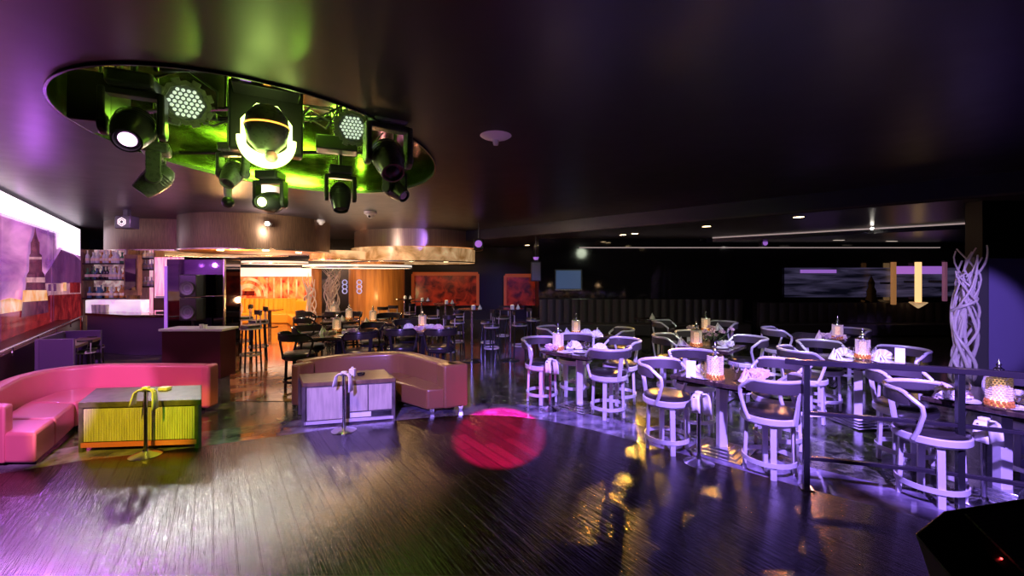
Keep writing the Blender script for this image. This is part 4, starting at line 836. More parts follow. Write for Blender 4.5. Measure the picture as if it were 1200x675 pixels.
# low fronted tables
lt1 = thing('low_table', 'dark topped low table with a slatted front lit yellow and green, by the coral sofa', 'table', (0, 0, 0))
T_ = [(-5.36, 5.27), (-3.93, 5.40), (-4.45, 6.12), (-5.80, 5.95)]
MB().prism(T_, 0.55, 0.62).build('table_top', M['woodframe'], lt1, bevel=0.008)
def inset(poly, k): c = Vector((sum(p[0] for p in poly)/len(poly), sum(p[1] for p in poly)/len(poly))); return [tuple(c + (Vector(p)-c)*k) for p in poly]
TI = inset(T_, 0.94); MB().prism(TI, 0.10, 0.55).build('body', M['woodframe'], lt1)
a, b = Vector(TI[0]), Vector(TI[1]); nrm = Vector(((b-a).y, -(b-a).x)).normalized()
def front(parent, a, b, z0, z1, m, nslat, off=0.012, name='slat_front'):
    mb = MB(); L_ = (b-a).length; d = (b-a).normalized(); ang = math.atan2(d.y, d.x)
    for k in range(nslat):
        u = (k+0.5)/nslat; c = a + (b-a)*u + nrm*off; mb.box((c.x, c.y, (z0+z1)/2), (L_/nslat-0.004, 0.016, z1-z0), rz=ang)
    return mb.build(name, m, parent, bevel=0.002)
front(lt1, a + (b-a)*0.02, b - (b-a)*0.02, 0.13, 0.535, M['laminate'], 44)
front(lt1, a, b, 0.06, 0.12, M['leather_red'], 1, 0.02, 'kick_rail')
for p in TI: MB().box((p[0], p[1], 0.275), (0.05, 0.05, 0.55)).build('leg', M['woodframe'], lt1)
lt2 = thing('low_table', 'low table with a brown top and panelled front washed violet, by the chestnut sofa', 'table', (0, 0, 0))
T2_ = [(-3.02, 6.15), (-1.76, 6.46), (-2.12, 7.08), (-3.36, 6.72)]
MB().prism(T2_, 0.575, 0.635).build('table_top', M['oaktop'], lt2, bevel=0.008)
T2I = inset(T2_, 0.96); MB().prism(T2I, 0.07, 0.575).build('body', M['woodframe'], lt2)
a, b = Vector(T2I[0]), Vector(T2I[1]); nrm = Vector(((b-a).y, -(b-a).x)).normalized()
for u0, u1 in ((0.03, 0.42), (0.50, 0.70), (0.71, 0.98)):
    front(lt2, a + (b-a)*u0, a + (b-a)*u1, 0.18 if u0 > .4 else 0.09, 0.56, M['laminate'], 1, 0.015, 'front_panel')
front(lt2, a + (b-a)*0.50, a + (b-a)*0.74, 0.09, 0.16, M['card'], 1, 0.015, 'pale_plinth_strip'); front(lt2, a + (b-a)*0.745, a + (b-a)*0.97, 0.09, 0.16, M['blackgloss'], 1, 0.017, 'dark_vent')
front(lt2, a + (b-a)*0.0, a + (b-a)*1.0, 0.03, 0.075, M['frame'], 1, 0.02, 'kick_rail')
for p in T2I: MB().box((p[0], p[1], 0.29), (0.05, 0.05, 0.57)).build('leg', M['woodframe'], lt2)
z_ = 0.635; cc = P(417, 441, z_)
t = thing('candle_holder', 'white candle in a square cup on the brown-topped low table', 'candle', P(413, 441, z_)); MB().box((0, 0, 0.06), (0.085, 0.085, 0.12)).build('cup', M['card'], t, bevel=0.008); MB().cyl((0, 0, 0.12), 0.018, 0.025, 10).build('candle', M['linen'], t)
t = thing('ashtray', 'round dark ashtray on the brown-topped low table', 'ashtray', P(423, 439.5, z_)); MB().lathe([(0.001, 0), (0.055, 0), (0.065, 0.03), (0.055, 0.03), (0.048, 0.01), (0.001, 0.01)], n=24, cap=False).build('bowl', M['blackgloss'], t)
t = tag(MB().box((0, 0, 0.022), (0.13, 0.09, 0.044)).build('napkin_box', M['card'], loc=P(193, 457, 0.62), bevel=0.008), 'flat white box on the dark low table by the coral sofa', 'box')

# ------------------------------------------------------------------ cloth stands
def mk_stand():
    t = thing('cloth_stand', 'stand', 'stand')
    MB().lathe([(0.001, 0), (0.17, 0.0), (0.17, 0.012), (0.13, 0.03), (0.07, 0.045), (0.035, 0.06), (0.03, 0.08)], n=32, cap=False).build('base', M['steel'], t)
    MB().lathe([(0.022, 0.04), (0.022, 0.79)], n=14).build('pole', M['steel'], t)
    MB().tube([(-0.10, 0, 0.785), (0.10, 0, 0.785)], 0.012, 8).build('crossbar', M['steel'], t)
    for s in (-1, 1):
        mb = MB(); pts = [(s*0.02, 0, 0.815), (s*0.07, -0.01, 0.812), (s*0.105, -0.02, 0.78), (s*0.118, -0.03, 0.70), (s*(0.125), -0.035, 0.60 - 0.03*s)]
        vs = []
        for i, p in enumerate(pts):
            w_ = 0.035 + 0.006*i
            for k in range(5): vs.append((p[0] + 0.006*math.sin(k*2.2+i), p[1] + (k-2)/2*w_, p[2]))
        fs = [(i*5+k, i*5+k+1, (i+1)*5+k+1, (i+1)*5+k) for i in range(4) for k in range(4)]
        o = mb.add(vs, fs).build('cloth', M['linen'], t); m = o.modifiers.new('thick', 'SOLIDIFY'); m.thickness = 0.012
    MB().box((0, 0, 0.825), (0.07, 0.07, 0.03)).build('knot', M['linen'], t, bevel=0.01)
    return t
stp = Proto(mk_stand)
for px, py, rz, lb in ((171, 534, 0.2, 'chrome post stand with white cloths before the coral sofa table'), (403, 505, -0.1, 'chrome post stand with white cloths before the violet-lit low table'),
                       (645, 480, 0.9, 'chrome post stand with a hanging white cloth left of the nearest middle dining table'), (819, 543, 0.6, 'chrome post stand with white cloth before the round-stool table right of centre'),
                       (403, 425, 0.1, 'cloth-draped post stand behind the chestnut sofa, left'), (507, 424, 0, 'cloth-draped post stand behind the chestnut sofa, right'),
                       (1153, 592, 0.3, 'cloth-draped post stand at the foot of the nearest right table')):
    stp.put(P(px, py), rz, lb)

# ------------------------------------------------------------------ stools
def mk_stool(fr, name='bar_stool'):
    def f():
        t = thing(name, 'stool', 'stool')
        MB().lathe([(0.001, 0.575), (0.27, 0.575), (0.295, 0.60), (0.295, 0.655), (0.285, 0.665), (0.001, 0.665)], n=36, cap=False).build('seat_ring', fr, t)
        MB().lathe([(0.281, 0.665), (0.275, 0.69), (0.25, 0.705), (0.12, 0.712), (0.001, 0.712)], n=36, cap=False).build('seat', M['leather_black'], t)
        for k in range(4):
            a = PI/4 + PI/2*k; c, s = math.cos(a), math.sin(a); mb = MB(); q = Vector((c, s, 0)); n = Vector((-s, c, 0)); vs = []
            for r_, z in ((0.245, 0.0), (0.225, 0.58)):
                for dx, dy in ((-1, -1), (1, -1), (1, 1), (-1, 1)): v = q*(r_+dx*0.018) + n*dy*0.03; vs.append((v.x, v.y, z))
            mb.add(vs, [(3,2,1,0),(4,5,6,7),(0,1,5,4),(1,2,6,5),(2,3,7,6),(3,0,4,7)]).build('leg', fr, t, bevel=0.004)
        MB().lathe([(0.262, 0.14), (0.275, 0.14), (0.275, 0.19), (0.262, 0.19), (0.262, 0.14)], n=36, cap=False).build('foot_ring', fr, t)
        N = 28; arc = [R(-90 - 108 + 216*k/N) for k in range(N+1)]
        mb = MB(); pts = []
        for k, a in enumerate(arc):
            e = min(k, N-k)/N; z = 1.075 - max(0, 0.12-e)*1.0; pts.append((0.345*math.cos(a), 0.345*math.sin(a), z))
        end0 = [(0.335*math.cos(arc[0]), 0.335*math.sin(arc[0])+0.01, 0.88), (0.315*math.cos(arc[0]+.1), 0.315*math.sin(arc[0]+.1), 0.72), (0.30*math.cos(arc[0]+.25), 0.30*math.sin(arc[0]+.25), 0.62)]
        end1 = [(-x, y, z) for x, y, z in end0]
        mb.tube(end0[::-1] + pts + end1, 0.021, 8).build('top_rail', fr, t)
        path = [(0.325*math.cos(a), 0.325*math.sin(a)) for a in arc[2:-2]]
        sec = [(0.0, 0.945), (0.028, 0.945), (0.034, 1.0), (0.028, 1.06), (0.0, 1.06)]
        MB().sweep(path, [(-o, z) for o, z in sec]).build('backrest', M['leather_grey'] if fr is M['frame'] else M['leather_black'], t)
        for a in (R(-90),):
            mb = MB(); c, s = math.cos(a), math.sin(a); q = Vector((c, s, 0)); n = Vector((-s, c, 0)); vs = []
            for r_, z in ((0.290, 0.60), (0.352, 0.96)):
                for dx, dy in ((-1, -1), (1, -1), (1, 1), (-1, 1)): v = q*(r_+dx*0.010) + n*dy*0.032; vs.append((v.x, v.y, z))
            mb.add(vs, [(3,2,1,0),(4,5,6,7),(0,1,5,4),(1,2,6,5),(2,3,7,6),(3,0,4,7)]).build('back_support', fr, t)
        return t
    return f
SP = Proto(mk_stool(M['frame'])); SP_SHADE = Proto(mk_stool(M['frame_dark']))  # dark-framed copy puts the shade on the far stools into colour
def mk_table(fr, side=0.92):
    def f():
        t = thing('dining_table', 'table', 'table')
        MB().box((0, 0, 0.925), (side, side, 0.05)).build('table_top', M['tabletop'], t, bevel=0.01)
        MB().box((0, 0, 0.885), (side-0.12, side-0.12, 0.03)).build('under_frame', M['steel_dark'], t)
        MB().box((0, 0, 0.46), (0.10, 0.10, 0.84), rz=R(45)).build('pedestal', fr, t, bevel=0.006)
        mb = MB()
        for k in range(4): mb.box((0, 0, 0.012+0.016*k), (0.62-0.13*k, 0.62-0.13*k, 0.016))
        mb.build('base_plate', M['steel'] if fr is M['frame'] else M['steel_dark'], t, bevel=0.004); return t
    return f
TPp = Proto(mk_table(M['frame'])); TPD = Proto(mk_table(M['frame_dark'], 0.95))

# table-top things
def mk_lantern():
    t = thing('table_lantern', 'lantern', 'lantern')
    b = MB().lathe([(0.001, 0), (0.115, 0), (0.12, 0.02), (0.11, 0.03), (0.001, 0.03)], n=24, cap=False).build('base', M['gold'], t)
    mb = MB()
    for ring_, r in ((0.045, 0.105), (0.075, 0.10)):
        for k in range(14): a = 2*PI*k/14 + ring_*9; mb.ball((r*math.cos(a), r*math.sin(a), ring_), 0.021, 6)
    mb.build('amber_beads', M['amberbead'], t)
    mb = MB()
    for j in range(10):
        for k in range(20):
            a = 2*PI*(k + 0.5*(j % 2))/20; mb.ball((0.098*math.cos(a), 0.098*math.sin(a), 0.107+j*0.026), 0.0125, 6)
    mb.build('beaded_shade', M['bead'], t)
    MB().cyl((0, 0, 0.05), 0.078, 0.05, 20).build('candle_glass', M['candle'], t); MB().lathe([(0.05, 0.10), (0.05, 0.31)], n=16).build('glow_tube', GLOW, t)
    MB().lathe([(0.104, 0.355), (0.10, 0.365), (0.05, 0.38), (0.02, 0.385), (0.016, 0.40), (0.04, 0.42), (0.045, 0.435), (0.02, 0.455), (0.012, 0.465), (0.026, 0.48), (0.012, 0.50), (0.004, 0.535), (0.001, 0.55)], n=18, cap=False).build('finial', M['steel'], t)
    return t
GLOW = emis_var('lantern_glow', (0.9, 0.42, 0.18), (1.0, 0.70, 0.42), 0.75, 25)
LAN = Proto(mk_lantern)
def fan_mesh(r, n, y0, tilt, c=(0, 0, 0), yaw=0.0, spread=PI):
    vs = []; fs = []; Rz = Matrix.Rotation(yaw, 3, 'Z')
    for k in range(n+1):
        a = (PI-spread)/2 + spread*k/n; zz = 0.012 if k % 2 else -0.012
        for rr, amp in ((0.12*r, 0.2), (0.6*r, 0.7), (r, 1.0)):
            v = Vector((rr*math.cos(a), y0 + zz*amp + tilt*rr*math.sin(a), rr*math.sin(a)+0.004)); vs.append(Rz @ v + Vector(c))
    for k in range(n):
        for j in range(2): fs.append((k*3+j, (k+1)*3+j, (k+1)*3+j+1, k*3+j+1))
    return vs, fs
def mk_napkin(kind, m):
    def f():
        mb = MB()
        if kind == 'fan': mb.add(*fan_mesh(0.135, 12, 0, 0.15)).add(*fan_mesh(0.10, 9, 0.03, 0.5))
        elif kind == 'rose':
            for k in range(5): mb.add(*fan_mesh(0.11, 8, 0.02, 0.45 + 0.05*k, (0.03*math.cos(k*1.3), 0.03*math.sin(k*1.3), 0), k*1.26, PI*0.8))
        else:
            vs = [(0.001, 0, 0.17)]; n = 10
            for k in range(n+1): a = -0.3 + (PI*1.6)*k/n; vs.append((0.065*math.cos(a)*(1.15 if k % 2 else 0.9), 0.065*math.sin(a)*(1.15 if k % 2 else 0.9), 0.0))
            mb.add(vs, [(0, k+1, k+2) for k in range(n)])
            mb.add([(x*1.3+0.03, y*1.3, z*0.72) for x, y, z in vs], [(0, k+1, k+2) for k in range(n)])
        o = mb.build('napkin', m, smooth=False); s = o.modifiers.new('thick', 'SOLIDIFY'); s.thickness = 0.006
        return tag(o, 'napkin', 'napkin')
    return f
NAP = {(k, c): Proto(mk_napkin(k, m)) for k in ('fan', 'rose', 'cone') for c, m in (('white', M['linen']), ('pink', M['linen_pink']))}
def mk_plate(): return tag(MB().lathe([(0.001, 0.004), (0.07, 0.002), (0.085, 0.008), (0.125, 0.016), (0.125, 0.020), (0.085, 0.013), (0.07, 0.008), (0.001, 0.008)], n=32, cap=False).build('plate', M['china']), 'plate', 'plate')
def mk_glass(): return tag(MB().lathe([(0.001, 0), (0.034, 0.0), (0.034, 0.004), (0.005, 0.008), (0.004, 0.085), (0.02, 0.10), (0.036, 0.13), (0.038, 0.165), (0.032, 0.20), (0.030, 0.20), (0.036, 0.165), (0.034, 0.13), (0.001, 0.10)], n=20, cap=False).build('wine_glass', M['glass']), 'glass', 'glass')
def mk_card():
    o = MB().add([(-0.055, -0.045, 0), (0.055, -0.045, 0), (0.055, 0, 0.20), (-0.055, 0, 0.20), (0.055, 0.045, 0), (-0.055, 0.045, 0)], [(0, 1, 2, 3), (3, 2, 4, 5)]).build('tent_card', M['card'], smooth=False); s = o.modifiers.new('thick', 'SOLIDIFY'); s.thickness = 0.003; return tag(o, 'card', 'card')
PLA, GLA, CAR = Proto(mk_plate), Proto(mk_glass), Proto(mk_card)
def mk_cutlery(): return tag(MB().box((0, 0, 0.003), (0.012, 0.11, 0.004)).box((0, 0.085, 0.003), (0.022, 0.07, 0.003)).build('table_knife', M['steel']), 'knife', 'knife')
KNI = Proto(mk_cutlery)

TZ = 0.95
def table_set(nm, proto, c, rz, stools, lantern, naps, extra=(), sp=SP, side='', tz=TZ):
    """nm names the table in the labels"""
    proto.put((c[0], c[1], 0), R(rz), nm[0], 'square pedestal dining tables')
    half = 0.5*(1.02 if nm[1] == N8 else 0.92); ca, sa = math.cos(R(rz)), math.sin(R(rz))
    def clampt(p):
        u, v = (p.x-c[0])*ca + (p.y-c[1])*sa, -(p.x-c[0])*sa + (p.y-c[1])*ca; h = half-0.08
        u, v = max(-h, min(h, u)), max(-h, min(h, v)); return Vector((c[0] + u*ca - v*sa, c[1] + u*sa + v*ca, p.z))
    for st_ in stools:
        x, y, lb = st_[:3]; dx, dy = x-c[0], y-c[1]
        for _ in range(12):
            if max(abs(dx*ca+dy*sa), abs(-dx*sa+dy*ca)) >= half+0.05: break
            dx *= 1.04; dy *= 1.04
        f = st_[3] if len(st_) > 3 else (-dx, -dy)
        sp.put((c[0]+dx, c[1]+dy, 0), math.atan2(-f[0], f[1]), lb, 'barrel-back stools at the dining tables')
    if lantern is not None:
        LAN.put(clampt(P(*lantern, tz)), random.random(), 'beaded glass lantern with finial on the ' + nm[1], 'beaded table lanterns', 0.84)
    cnt = {}
    for (px, py, k, col, where) in naps:
        p = clampt(P(px, py, tz)); rz_ = math.atan2(p.x, p.y)*-1 + random.uniform(-.3, .3)
        NAP[k, col].put(p, rz_, '%s %s-folded napkin %s on the %s' % (col, k, where, nm[1]), 'folded napkins', 1.0)
    for (kind, px, py, lb) in extra:
        pr = dict(plate=PLA, glass=GLA, card=CAR, knife=KNI)[kind]; p = clampt(P(px, py, tz))
        pr.put(p, math.atan2(-p.x, p.y) + (0 if kind != 'knife' else 0.9), lb + ' on the ' + nm[1], {'plate': 'china plates', 'glass': 'wine glasses', 'card': 'white tent cards', 'knife': 'table knives'}[kind])

N8 = 'nearest right table'
N1 = 'centre table'
table_set(('dark square dining table with stepped base, left of the mottled floor', N1), TPp, (1.12, 7.1), 48,
  [(0.52, 7.42, 'violet-lit barrel stool at the left corner of the ' + N1, (0.6, -0.8)), (1.50, 6.66, 'violet-lit barrel stool at the near right of the ' + N1, (-0.35, 0.94)), (1.15, 7.85, 'barrel stool hidden behind the ' + N1), (1.86, 7.35, 'barrel stool at the right rear of the ' + N1)],
  (654, 411), [(644, 412, 'rose', 'pink', 'left of the lantern'), (673, 409, 'fan', 'white', 'right of the lantern'), (703, 412, 'fan', 'white', 'at the right end')],
  [('plate', 655, 415, 'front left white plate'), ('plate', 681, 413, 'centre white plate'), ('plate', 712, 414, 'right white plate'), ('glass', 661, 416, 'wine glass before the lantern'), ('glass', 688, 415, 'wine glass between the napkins')])
N2 = 'table left of the railing'
table_set(('dark square dining table nearest the dance floor, just left of the railing', N2), TPp, (2.62, 5.33), 45,
  [(2.06, 5.40, 'violet-lit barrel stool at the left of the ' + N2, (0.65, -0.75)), (2.88, 4.78, 'violet-lit barrel stool at the near right of the ' + N2, (-0.4, 0.92)), (2.62, 6.12, 'barrel stool on the far side of the ' + N2), (3.40, 5.46, 'barrel stool at the right rear of the ' + N2)],
  (838, 446), [(824, 440, 'fan', 'white', 'left of the lantern'), (888, 447, 'rose', 'pink', 'at the right end'), (874, 446, 'cone', 'pink', 'left of the big rose napkin'), (899, 445, 'rose', 'pink', 'at the extreme right')],
  [('card', 809, 442, 'white tent card'), ('plate', 884, 450, 'right white plate'), ('plate', 822, 443, 'left white plate'), ('glass', 818, 447, 'wine glass left of the lantern'), ('glass', 862, 446, 'wine glass right of the lantern'), ('knife', 869, 452, 'table knife'), ('plate', 905, 441, 'rear right white plate')])
N3 = 'flower-decked table'
table_set(('dark square dining table with a flower bunch, behind the table left of the railing', N3), TPp, (3.50, 7.55), 45,
  [(2.95, 7.85, 'barrel stool at the left of the ' + N3), (4.12, 7.62, 'barrel stool at the right of the ' + N3), (3.55, 8.3, 'barrel stool on the far side of the ' + N3)],
  (816, 407), [(798, 405, 'cone', 'white', 'at the left end'), (851, 407, 'rose', 'white', 'at the right end')], [('plate', 806, 406, 'left white plate'), ('plate', 844, 408, 'right white plate'), ('glass', 826, 406, 'wine glass')])
fb = thing('flower_bunch', 'bunch of lilac pink flowers with dark leaves beside the table lantern', 'flowers', P(836, 404, TZ))
MB().lathe([(0.001, 0), (0.05, 0), (0.06, 0.12), (0.05, 0.12), (0.001, 0.02)], n=16, cap=False).build('vase', M['b_dark'], fb)
ml = MB(); rnd = random.Random(4)
for k in range(26):
    a, u, r_ = rnd.uniform(0, 2*PI), rnd.uniform(0.0, 1.0), rnd.uniform(0.05, 0.24); c = Vector((r_*1.5*math.cos(a), r_*math.sin(a), 0.12 + 0.22*u*(1-r_)))
    if k % 3: ml.tube([(0, 0, 0.1), c*0.6, c], [0.004, 0.012, 0.002], 5)
    if k % 2: MB().add(*fan_mesh(0.055, 6, 0, 0.3, c, a)).add(*fan_mesh(0.05, 6, 0, 0.5, c, a+1.6)).build('blossom', M['lilac'], fb)
ml.build('leaves', M['leafdark'], fb)
N4 = 'rear table behind the flowers'
table_set(('dark square dining table farthest back before the wall gap', N4), TPD, (4.30, 9.9), 45,
  [(3.75, 10.3, 'barrel stool at the left of the ' + N4), (4.95, 10.1, 'barrel stool at the right of the ' + N4)], (821, 390), [(833, 388, 'rose', 'pink', 'right of the lantern'), (808, 388, 'rose', 'pink', 'left of the lantern'), (865, 388, 'cone', 'white', 'at the right end')], (), SP)
N5 = 'table behind the centre table'
table_set(('dark square dining table close behind the one left of the mottled floor', N5), TPp, (1.50, 8.9), 45,
  [(0.88, 9.1, 'barrel stool at the left of the ' + N5), (2.15, 8.85, 'barrel stool at the right of the ' + N5)], (675, 392), [(664, 393, 'cone', 'white', 'left of the lantern'), (687, 393, 'fan', 'white', 'right of the lantern'), (706, 396, 'fan', 'white', 'at the right end'), (700, 393, 'cone', 'white', 'behind the right fan')], [('plate', 697, 398, 'white plate')])
N6 = 'table behind the left railing bay'
table_set(('dark square dining table standing just behind the left half of the railing', N6), TPp, (5.15, 6.35), 8,
  [(4.42, 6.45, 'barrel stool at the left of the ' + N6), (5.12, 7.05, 'barrel stool on the far side of the ' + N6), (5.85, 6.45, 'barrel stool at the right of the ' + N6)],
  (1011, 421), [(974, 421, 'cone', 'white', 'at the left end'), (989, 418, 'fan', 'white', 'left of the lantern'), (1038, 420, 'fan', 'white', 'right of the lantern'), (1029, 423, 'cone', 'white', 'beside the right fan')],
  [('plate', 984, 423, 'left white plate'), ('plate', 1036, 425, 'right white plate'), ('card', 1058, 424, 'white tent card'), ('glass', 997, 423, 'wine glass left of the lantern'), ('glass', 1022, 423, 'wine glass right of the lantern')])
N7 = 'far table by the right banquette'
table_set(('dark square dining table in front of the right channelled banquette', N7), TPD, (6.25, 8.7), 45,
  [(5.6, 8.9, 'barrel stool at the left of the ' + N7), (6.95, 8.8, 'barrel stool at the right of the ' + N7)], (976, 402), [(950, 402, 'cone', 'pink', 'at the left end'), (963, 401, 'rose', 'pink', 'left of the lantern'), (1000, 402, 'rose', 'pink', 'right of the lantern'), (988, 399, 'cone', 'white', 'beside the lantern')], [('glass', 992, 403, 'wine glass')])
table_set(('dark square dining table nearest the camera, behind the right half of the railing', N8), Proto(mk_table(M['frame'], 1.02)), (4.92, 4.28), 35,
  [(4.14, 4.22, 'violet-lit barrel stool at the left of the ' + N8, (0.31, -0.95)), (5.55, 4.55, 'barrel stool at the right edge of the picture by the ' + N8), (4.62, 5.02, 'barrel stool on the far side of the ' + N8)],
  (1162, 487), [(1092, 474, 'cone', 'pink', 'at the left end'), (1118, 468, 'rose', 'pink', 'left of the lantern'), (1190, 473, 'fan', 'white', 'right of the lantern'), (1100, 478, 'rose', 'white', 'before the left cone')],
  [('plate', 1098, 482, 'left white plate'), ('plate', 1128, 472, 'rear white plate'), ('plate', 1182, 478, 'right white plate'), ('glass', 1112, 488, 'wine glass left of the lantern'), ('glass', 1186, 492, 'wine glass right of the lantern')])
C1 = 'table behind the chestnut sofa, left'
table_set(('dark dining table just behind the chestnut sofa on the left', C1), TPD, (-3.65, 8.95), 10,
  [(-4.15, 8.3, 'dark barrel stool at the near left of the ' + C1), (-4.35, 9.2, 'dark barrel stool at the far left of the ' + C1), (-3.05, 8.55, 'dark barrel stool at the near right of the ' + C1), (-3.2, 9.75, 'dark barrel stool at the far right of the ' + C1)],
  (395, 389), [(378, 391, 'cone', 'white', 'left of the lantern'), (387, 394, 'rose', 'pink', 'before the lantern'), (413, 391, 'rose', 'pink', 'right of the lantern')], [('plate', 402, 394, 'white plate')], SP_SHADE)
C2 = 'table behind the chestnut sofa, right'
table_set(('dark dining table behind the right corner of the chestnut sofa', C2), TPD, (-2.05, 9.7), 5,
  [(-2.35, 9.05, 'barrel stool at the near left of the ' + C2), (-1.52, 9.05, 'barrel stool at the near right of the ' + C2), (-2.55, 10.4, 'dark barrel stool at the far side of the ' + C2)],
  (495, 384), [(479, 386, 'fan', 'white', 'at the left end'), (491, 388, 'rose', 'pink', 'before the lantern'), (503, 386, 'rose', 'white', 'right of the lantern'), (517, 387, 'fan', 'pink', 'at the right end')], (), SP_SHADE)
for c, lan, lb, sts in (((-4.75, 11.8), (409, 375), 'far left table with a slim lantern', ((-5.4, 11.3, 'left'), (-4.8, 12.6, 'far side'))),
                        ((-3.5, 11.35), (437, 378), 'far table before the amber column', ((-2.8, 11.2, 'right'), (-3.5, 12.15, 'far side'))),
                        ((-5.85, 13.6), (391, 369), 'farthest left table by the twig sculpture', ((-6.3, 13.2, 'left'), (-5.4, 13.1, 'right')))):
    table_set(('dark dining table: ' + lb, lb), TPD, c, 20, [(x, y, 'dark barrel stool at the %s of the %s' % (s_, lb)) for x, y, s_ in sts], lan, [(lan[0]-8, lan[1]+1, 'cone', 'white', 'left of the lantern')], (), SP_SHADE)
# small lamps' own light for the nearest lanterns
for px, py in ((654, 411), (838, 446), (1162, 487), (1011, 421), (395, 389), (495, 384)):
    p = P(px, py, TZ); point('lantern_light', (p.x, p.y, p.z+0.62), 2.2, (1.0, 0.6, 0.3), 0.05)

# high cocktail tables and bar stools
def mk_high():
    t = thing('cocktail_table', 'table', 'table')
    MB().lathe([(0.001, 0), (0.24, 0), (0.24, 0.015), (0.05, 0.04), (0.03, 0.06)], n=24, cap=False).build('base', M['steel_dark'], t)
    MB().lathe([(0.03, 0.04), (0.03, 0.42), (0.055, 0.43), (0.055, 0.46), (0.03, 0.47), (0.03, 0.9), (0.045, 0.91), (0.045, 0.94), (0.028, 0.95), (0.028, 1.30)], n=14).build('pole', M['steel'], t)
    MB().lathe([(0.34, 1.30), (0.36, 1.31), (0.36, 1.33), (0.001, 1.33)], n=28, cap=True).build('table_top', M['tabletop'], t); return t
def mk_highstool():
    t = thing('high_stool', 'stool', 'stool')
    MB().lathe([(0.001, 0.86), (0.19, 0.86), (0.20, 0.88), (0.19, 0.925), (0.001, 0.935)], n=24, cap=False).build('seat', M['leather_black'], t)
    MB().lathe([(0.19, 0.84), (0.205, 0.84), (0.205, 0.872), (0.19, 0.872), (0.19, 0.84)], n=24, cap=False).build('seat_ring', M['frame'], t)
    for k in range(4): a = PI/4+PI/2*k; MB().tube([(0.17*math.cos(a), 0.17*math.sin(a), 0.86), (0.215*math.cos(a), 0.215*math.sin(a), 0.0)], 0.018, 8).build('leg', M['steel_dark'], t)
    MB().lathe([(0.19, 0.30), (0.202, 0.30), (0.202, 0.34), (0.19, 0.34), (0.19, 0.30)], n=24, cap=False).build('foot_ring', M['frame'], t)
    arc = [R(-90-55+110*k/10) for k in range(11)]
    MB().sweep([(0.2*math.cos(a), 0.2*math.sin(a)) for a in arc], [(0, 1.12), (0.02, 1.12), (0.02, 1.22), (0, 1.22)]).build('backrest', M['leather_black'], t)
    for a in (arc[1], arc[-2]): MB().tube([(0.19*math.cos(a), 0.19*math.sin(a), 0.86), (0.195*math.cos(a), 0.195*math.sin(a), 1.14)], 0.012, 6).build('back_post', M['frame'], t)
    return t
HT = Proto(mk_high); HS = Proto(mk_highstool)
def mk_votive():
    t = thing('candle_holder', 'candle', 'candle'); MB().lathe([(0.001, 0), (0.05, 0), (0.055, 0.10), (0.048, 0.10), (0.001, 0.08)], n=16, cap=False).build('cup', M['china'], t); MB().cyl((0, 0, 0.07), 0.035, 0.035, 12).build('flame_wax', M['candle'], t); return t
VO = Proto(mk_votive)
for px, Y, lb in ((553, 10.9, 'second from the right of the cocktail tables'), (598, 11.0, 'rightmost cocktail table, beside the dark banquette'), (522, 13.0, 'third from the right of the cocktail tables'), (494, 14.3, 'fourth cocktail table from the right'), (474, 15.6, 'cocktail table nearest the amber column')):
    c = D(px, Y); HT.put((c.x, c.y, 0), 0, 'tall round cocktail table on a steel pole, ' + lb, 'cocktail tables')
    VO.put((c.x+0.05, c.y-0.12, 1.33), 0, 'white candle cup on the ' + lb.split(',')[0].replace('second', 'cocktail table second').replace('third', 'cocktail table third').replace('cocktail table cocktail', 'cocktail').replace(' of the cocktail tables', ''), 'candle cups on the cocktail tables')
    NAP['cone', 'white'].put((c.x+0.2, c.y+0.05, 1.33), 1, 'small napkin cone on the ' + lb.split(',')[0], 'folded napkins', 0.7)
for px, Y, rz, lb in ((536, 12.0, 0.5, 'left of the second rightmost cocktail table'), (572, 11.9, 2.0, 'between the two rightmost cocktail tables, rear'), (576, 11.0, 1.0, 'between the two rightmost cocktail tables, front'), (609, 11.4, -1.6, 'right of the rightmost cocktail table'), (625, 12.6, -1.2, 'closest to the left end of the dark banquette'),
                      (526, 10.5, 0.2, 'nearest the chestnut sofa'), (508, 13.3, 1.6, 'before the wide dark red mural, left'), (537, 13.8, -1.5, 'before the wide dark red mural, right'), (480, 14.6, 1.0, 'left of the fourth cocktail table'), (462, 13.8, 0.0, 'in front of the amber column'), (448, 13.2, 0.4, 'left front of the amber column'), (589, 13.2, 2.8, 'behind the rightmost cocktail table')):
    c = D(px, Y); HS.put((c.x, c.y, 0), rz, 'tall slim bar stool ' + lb, 'tall stools among the cocktail tables')
for px, Y, rz, lb in ((294, 9.9, 2.4, 'black tall stool nearest the corridor edge left'), (303, 11.0, 2.2, 'black tall stool behind the nearest at the corridor edge'), (286, 11.9, 2.0, 'farthest black tall stool at the corridor edge')):
    c = D(px, Y); HS.put((c.x, c.y, 0), rz, lb, 'black stools by the corridor', 1.12)
for px, Y, lb in ((101, 8.7, 'black stool tucked under the plum booth counter, near'), (112, 9.3, 'black stool tucked under the plum booth counter, far')):
    c = D(px, Y); HS.put((c.x, c.y, 0), 0.5, lb, 'stools under the plum booth', 0.72)
# small dark side tables by the long banquette
for px, lb in ((765, 'small dark side table with a white napkin before the long banquette'),):
    c = D(px, 12.2); t = thing('side_table', lb, 'table', (c.x, c.y, 0)); MB().box((0, 0, 0.93), (0.9, 0.6, 0.05)).build('table_top', M['tabletop'], t, bevel=0.01); MB().box((0, 0, 0.46), (0.1, 0.1, 0.88)).build('pedestal', M['frame_dark'], t); MB().box((0, 0, 0.015), (0.5, 0.5, 0.03)).build('base_plate', M['frame_dark'], t)
    NAP['cone', 'white'].put((c.x-0.05, c.y-0.1, 0.955), 0.4, 'white cone napkin on the small side table before the banquette', 'folded napkins')

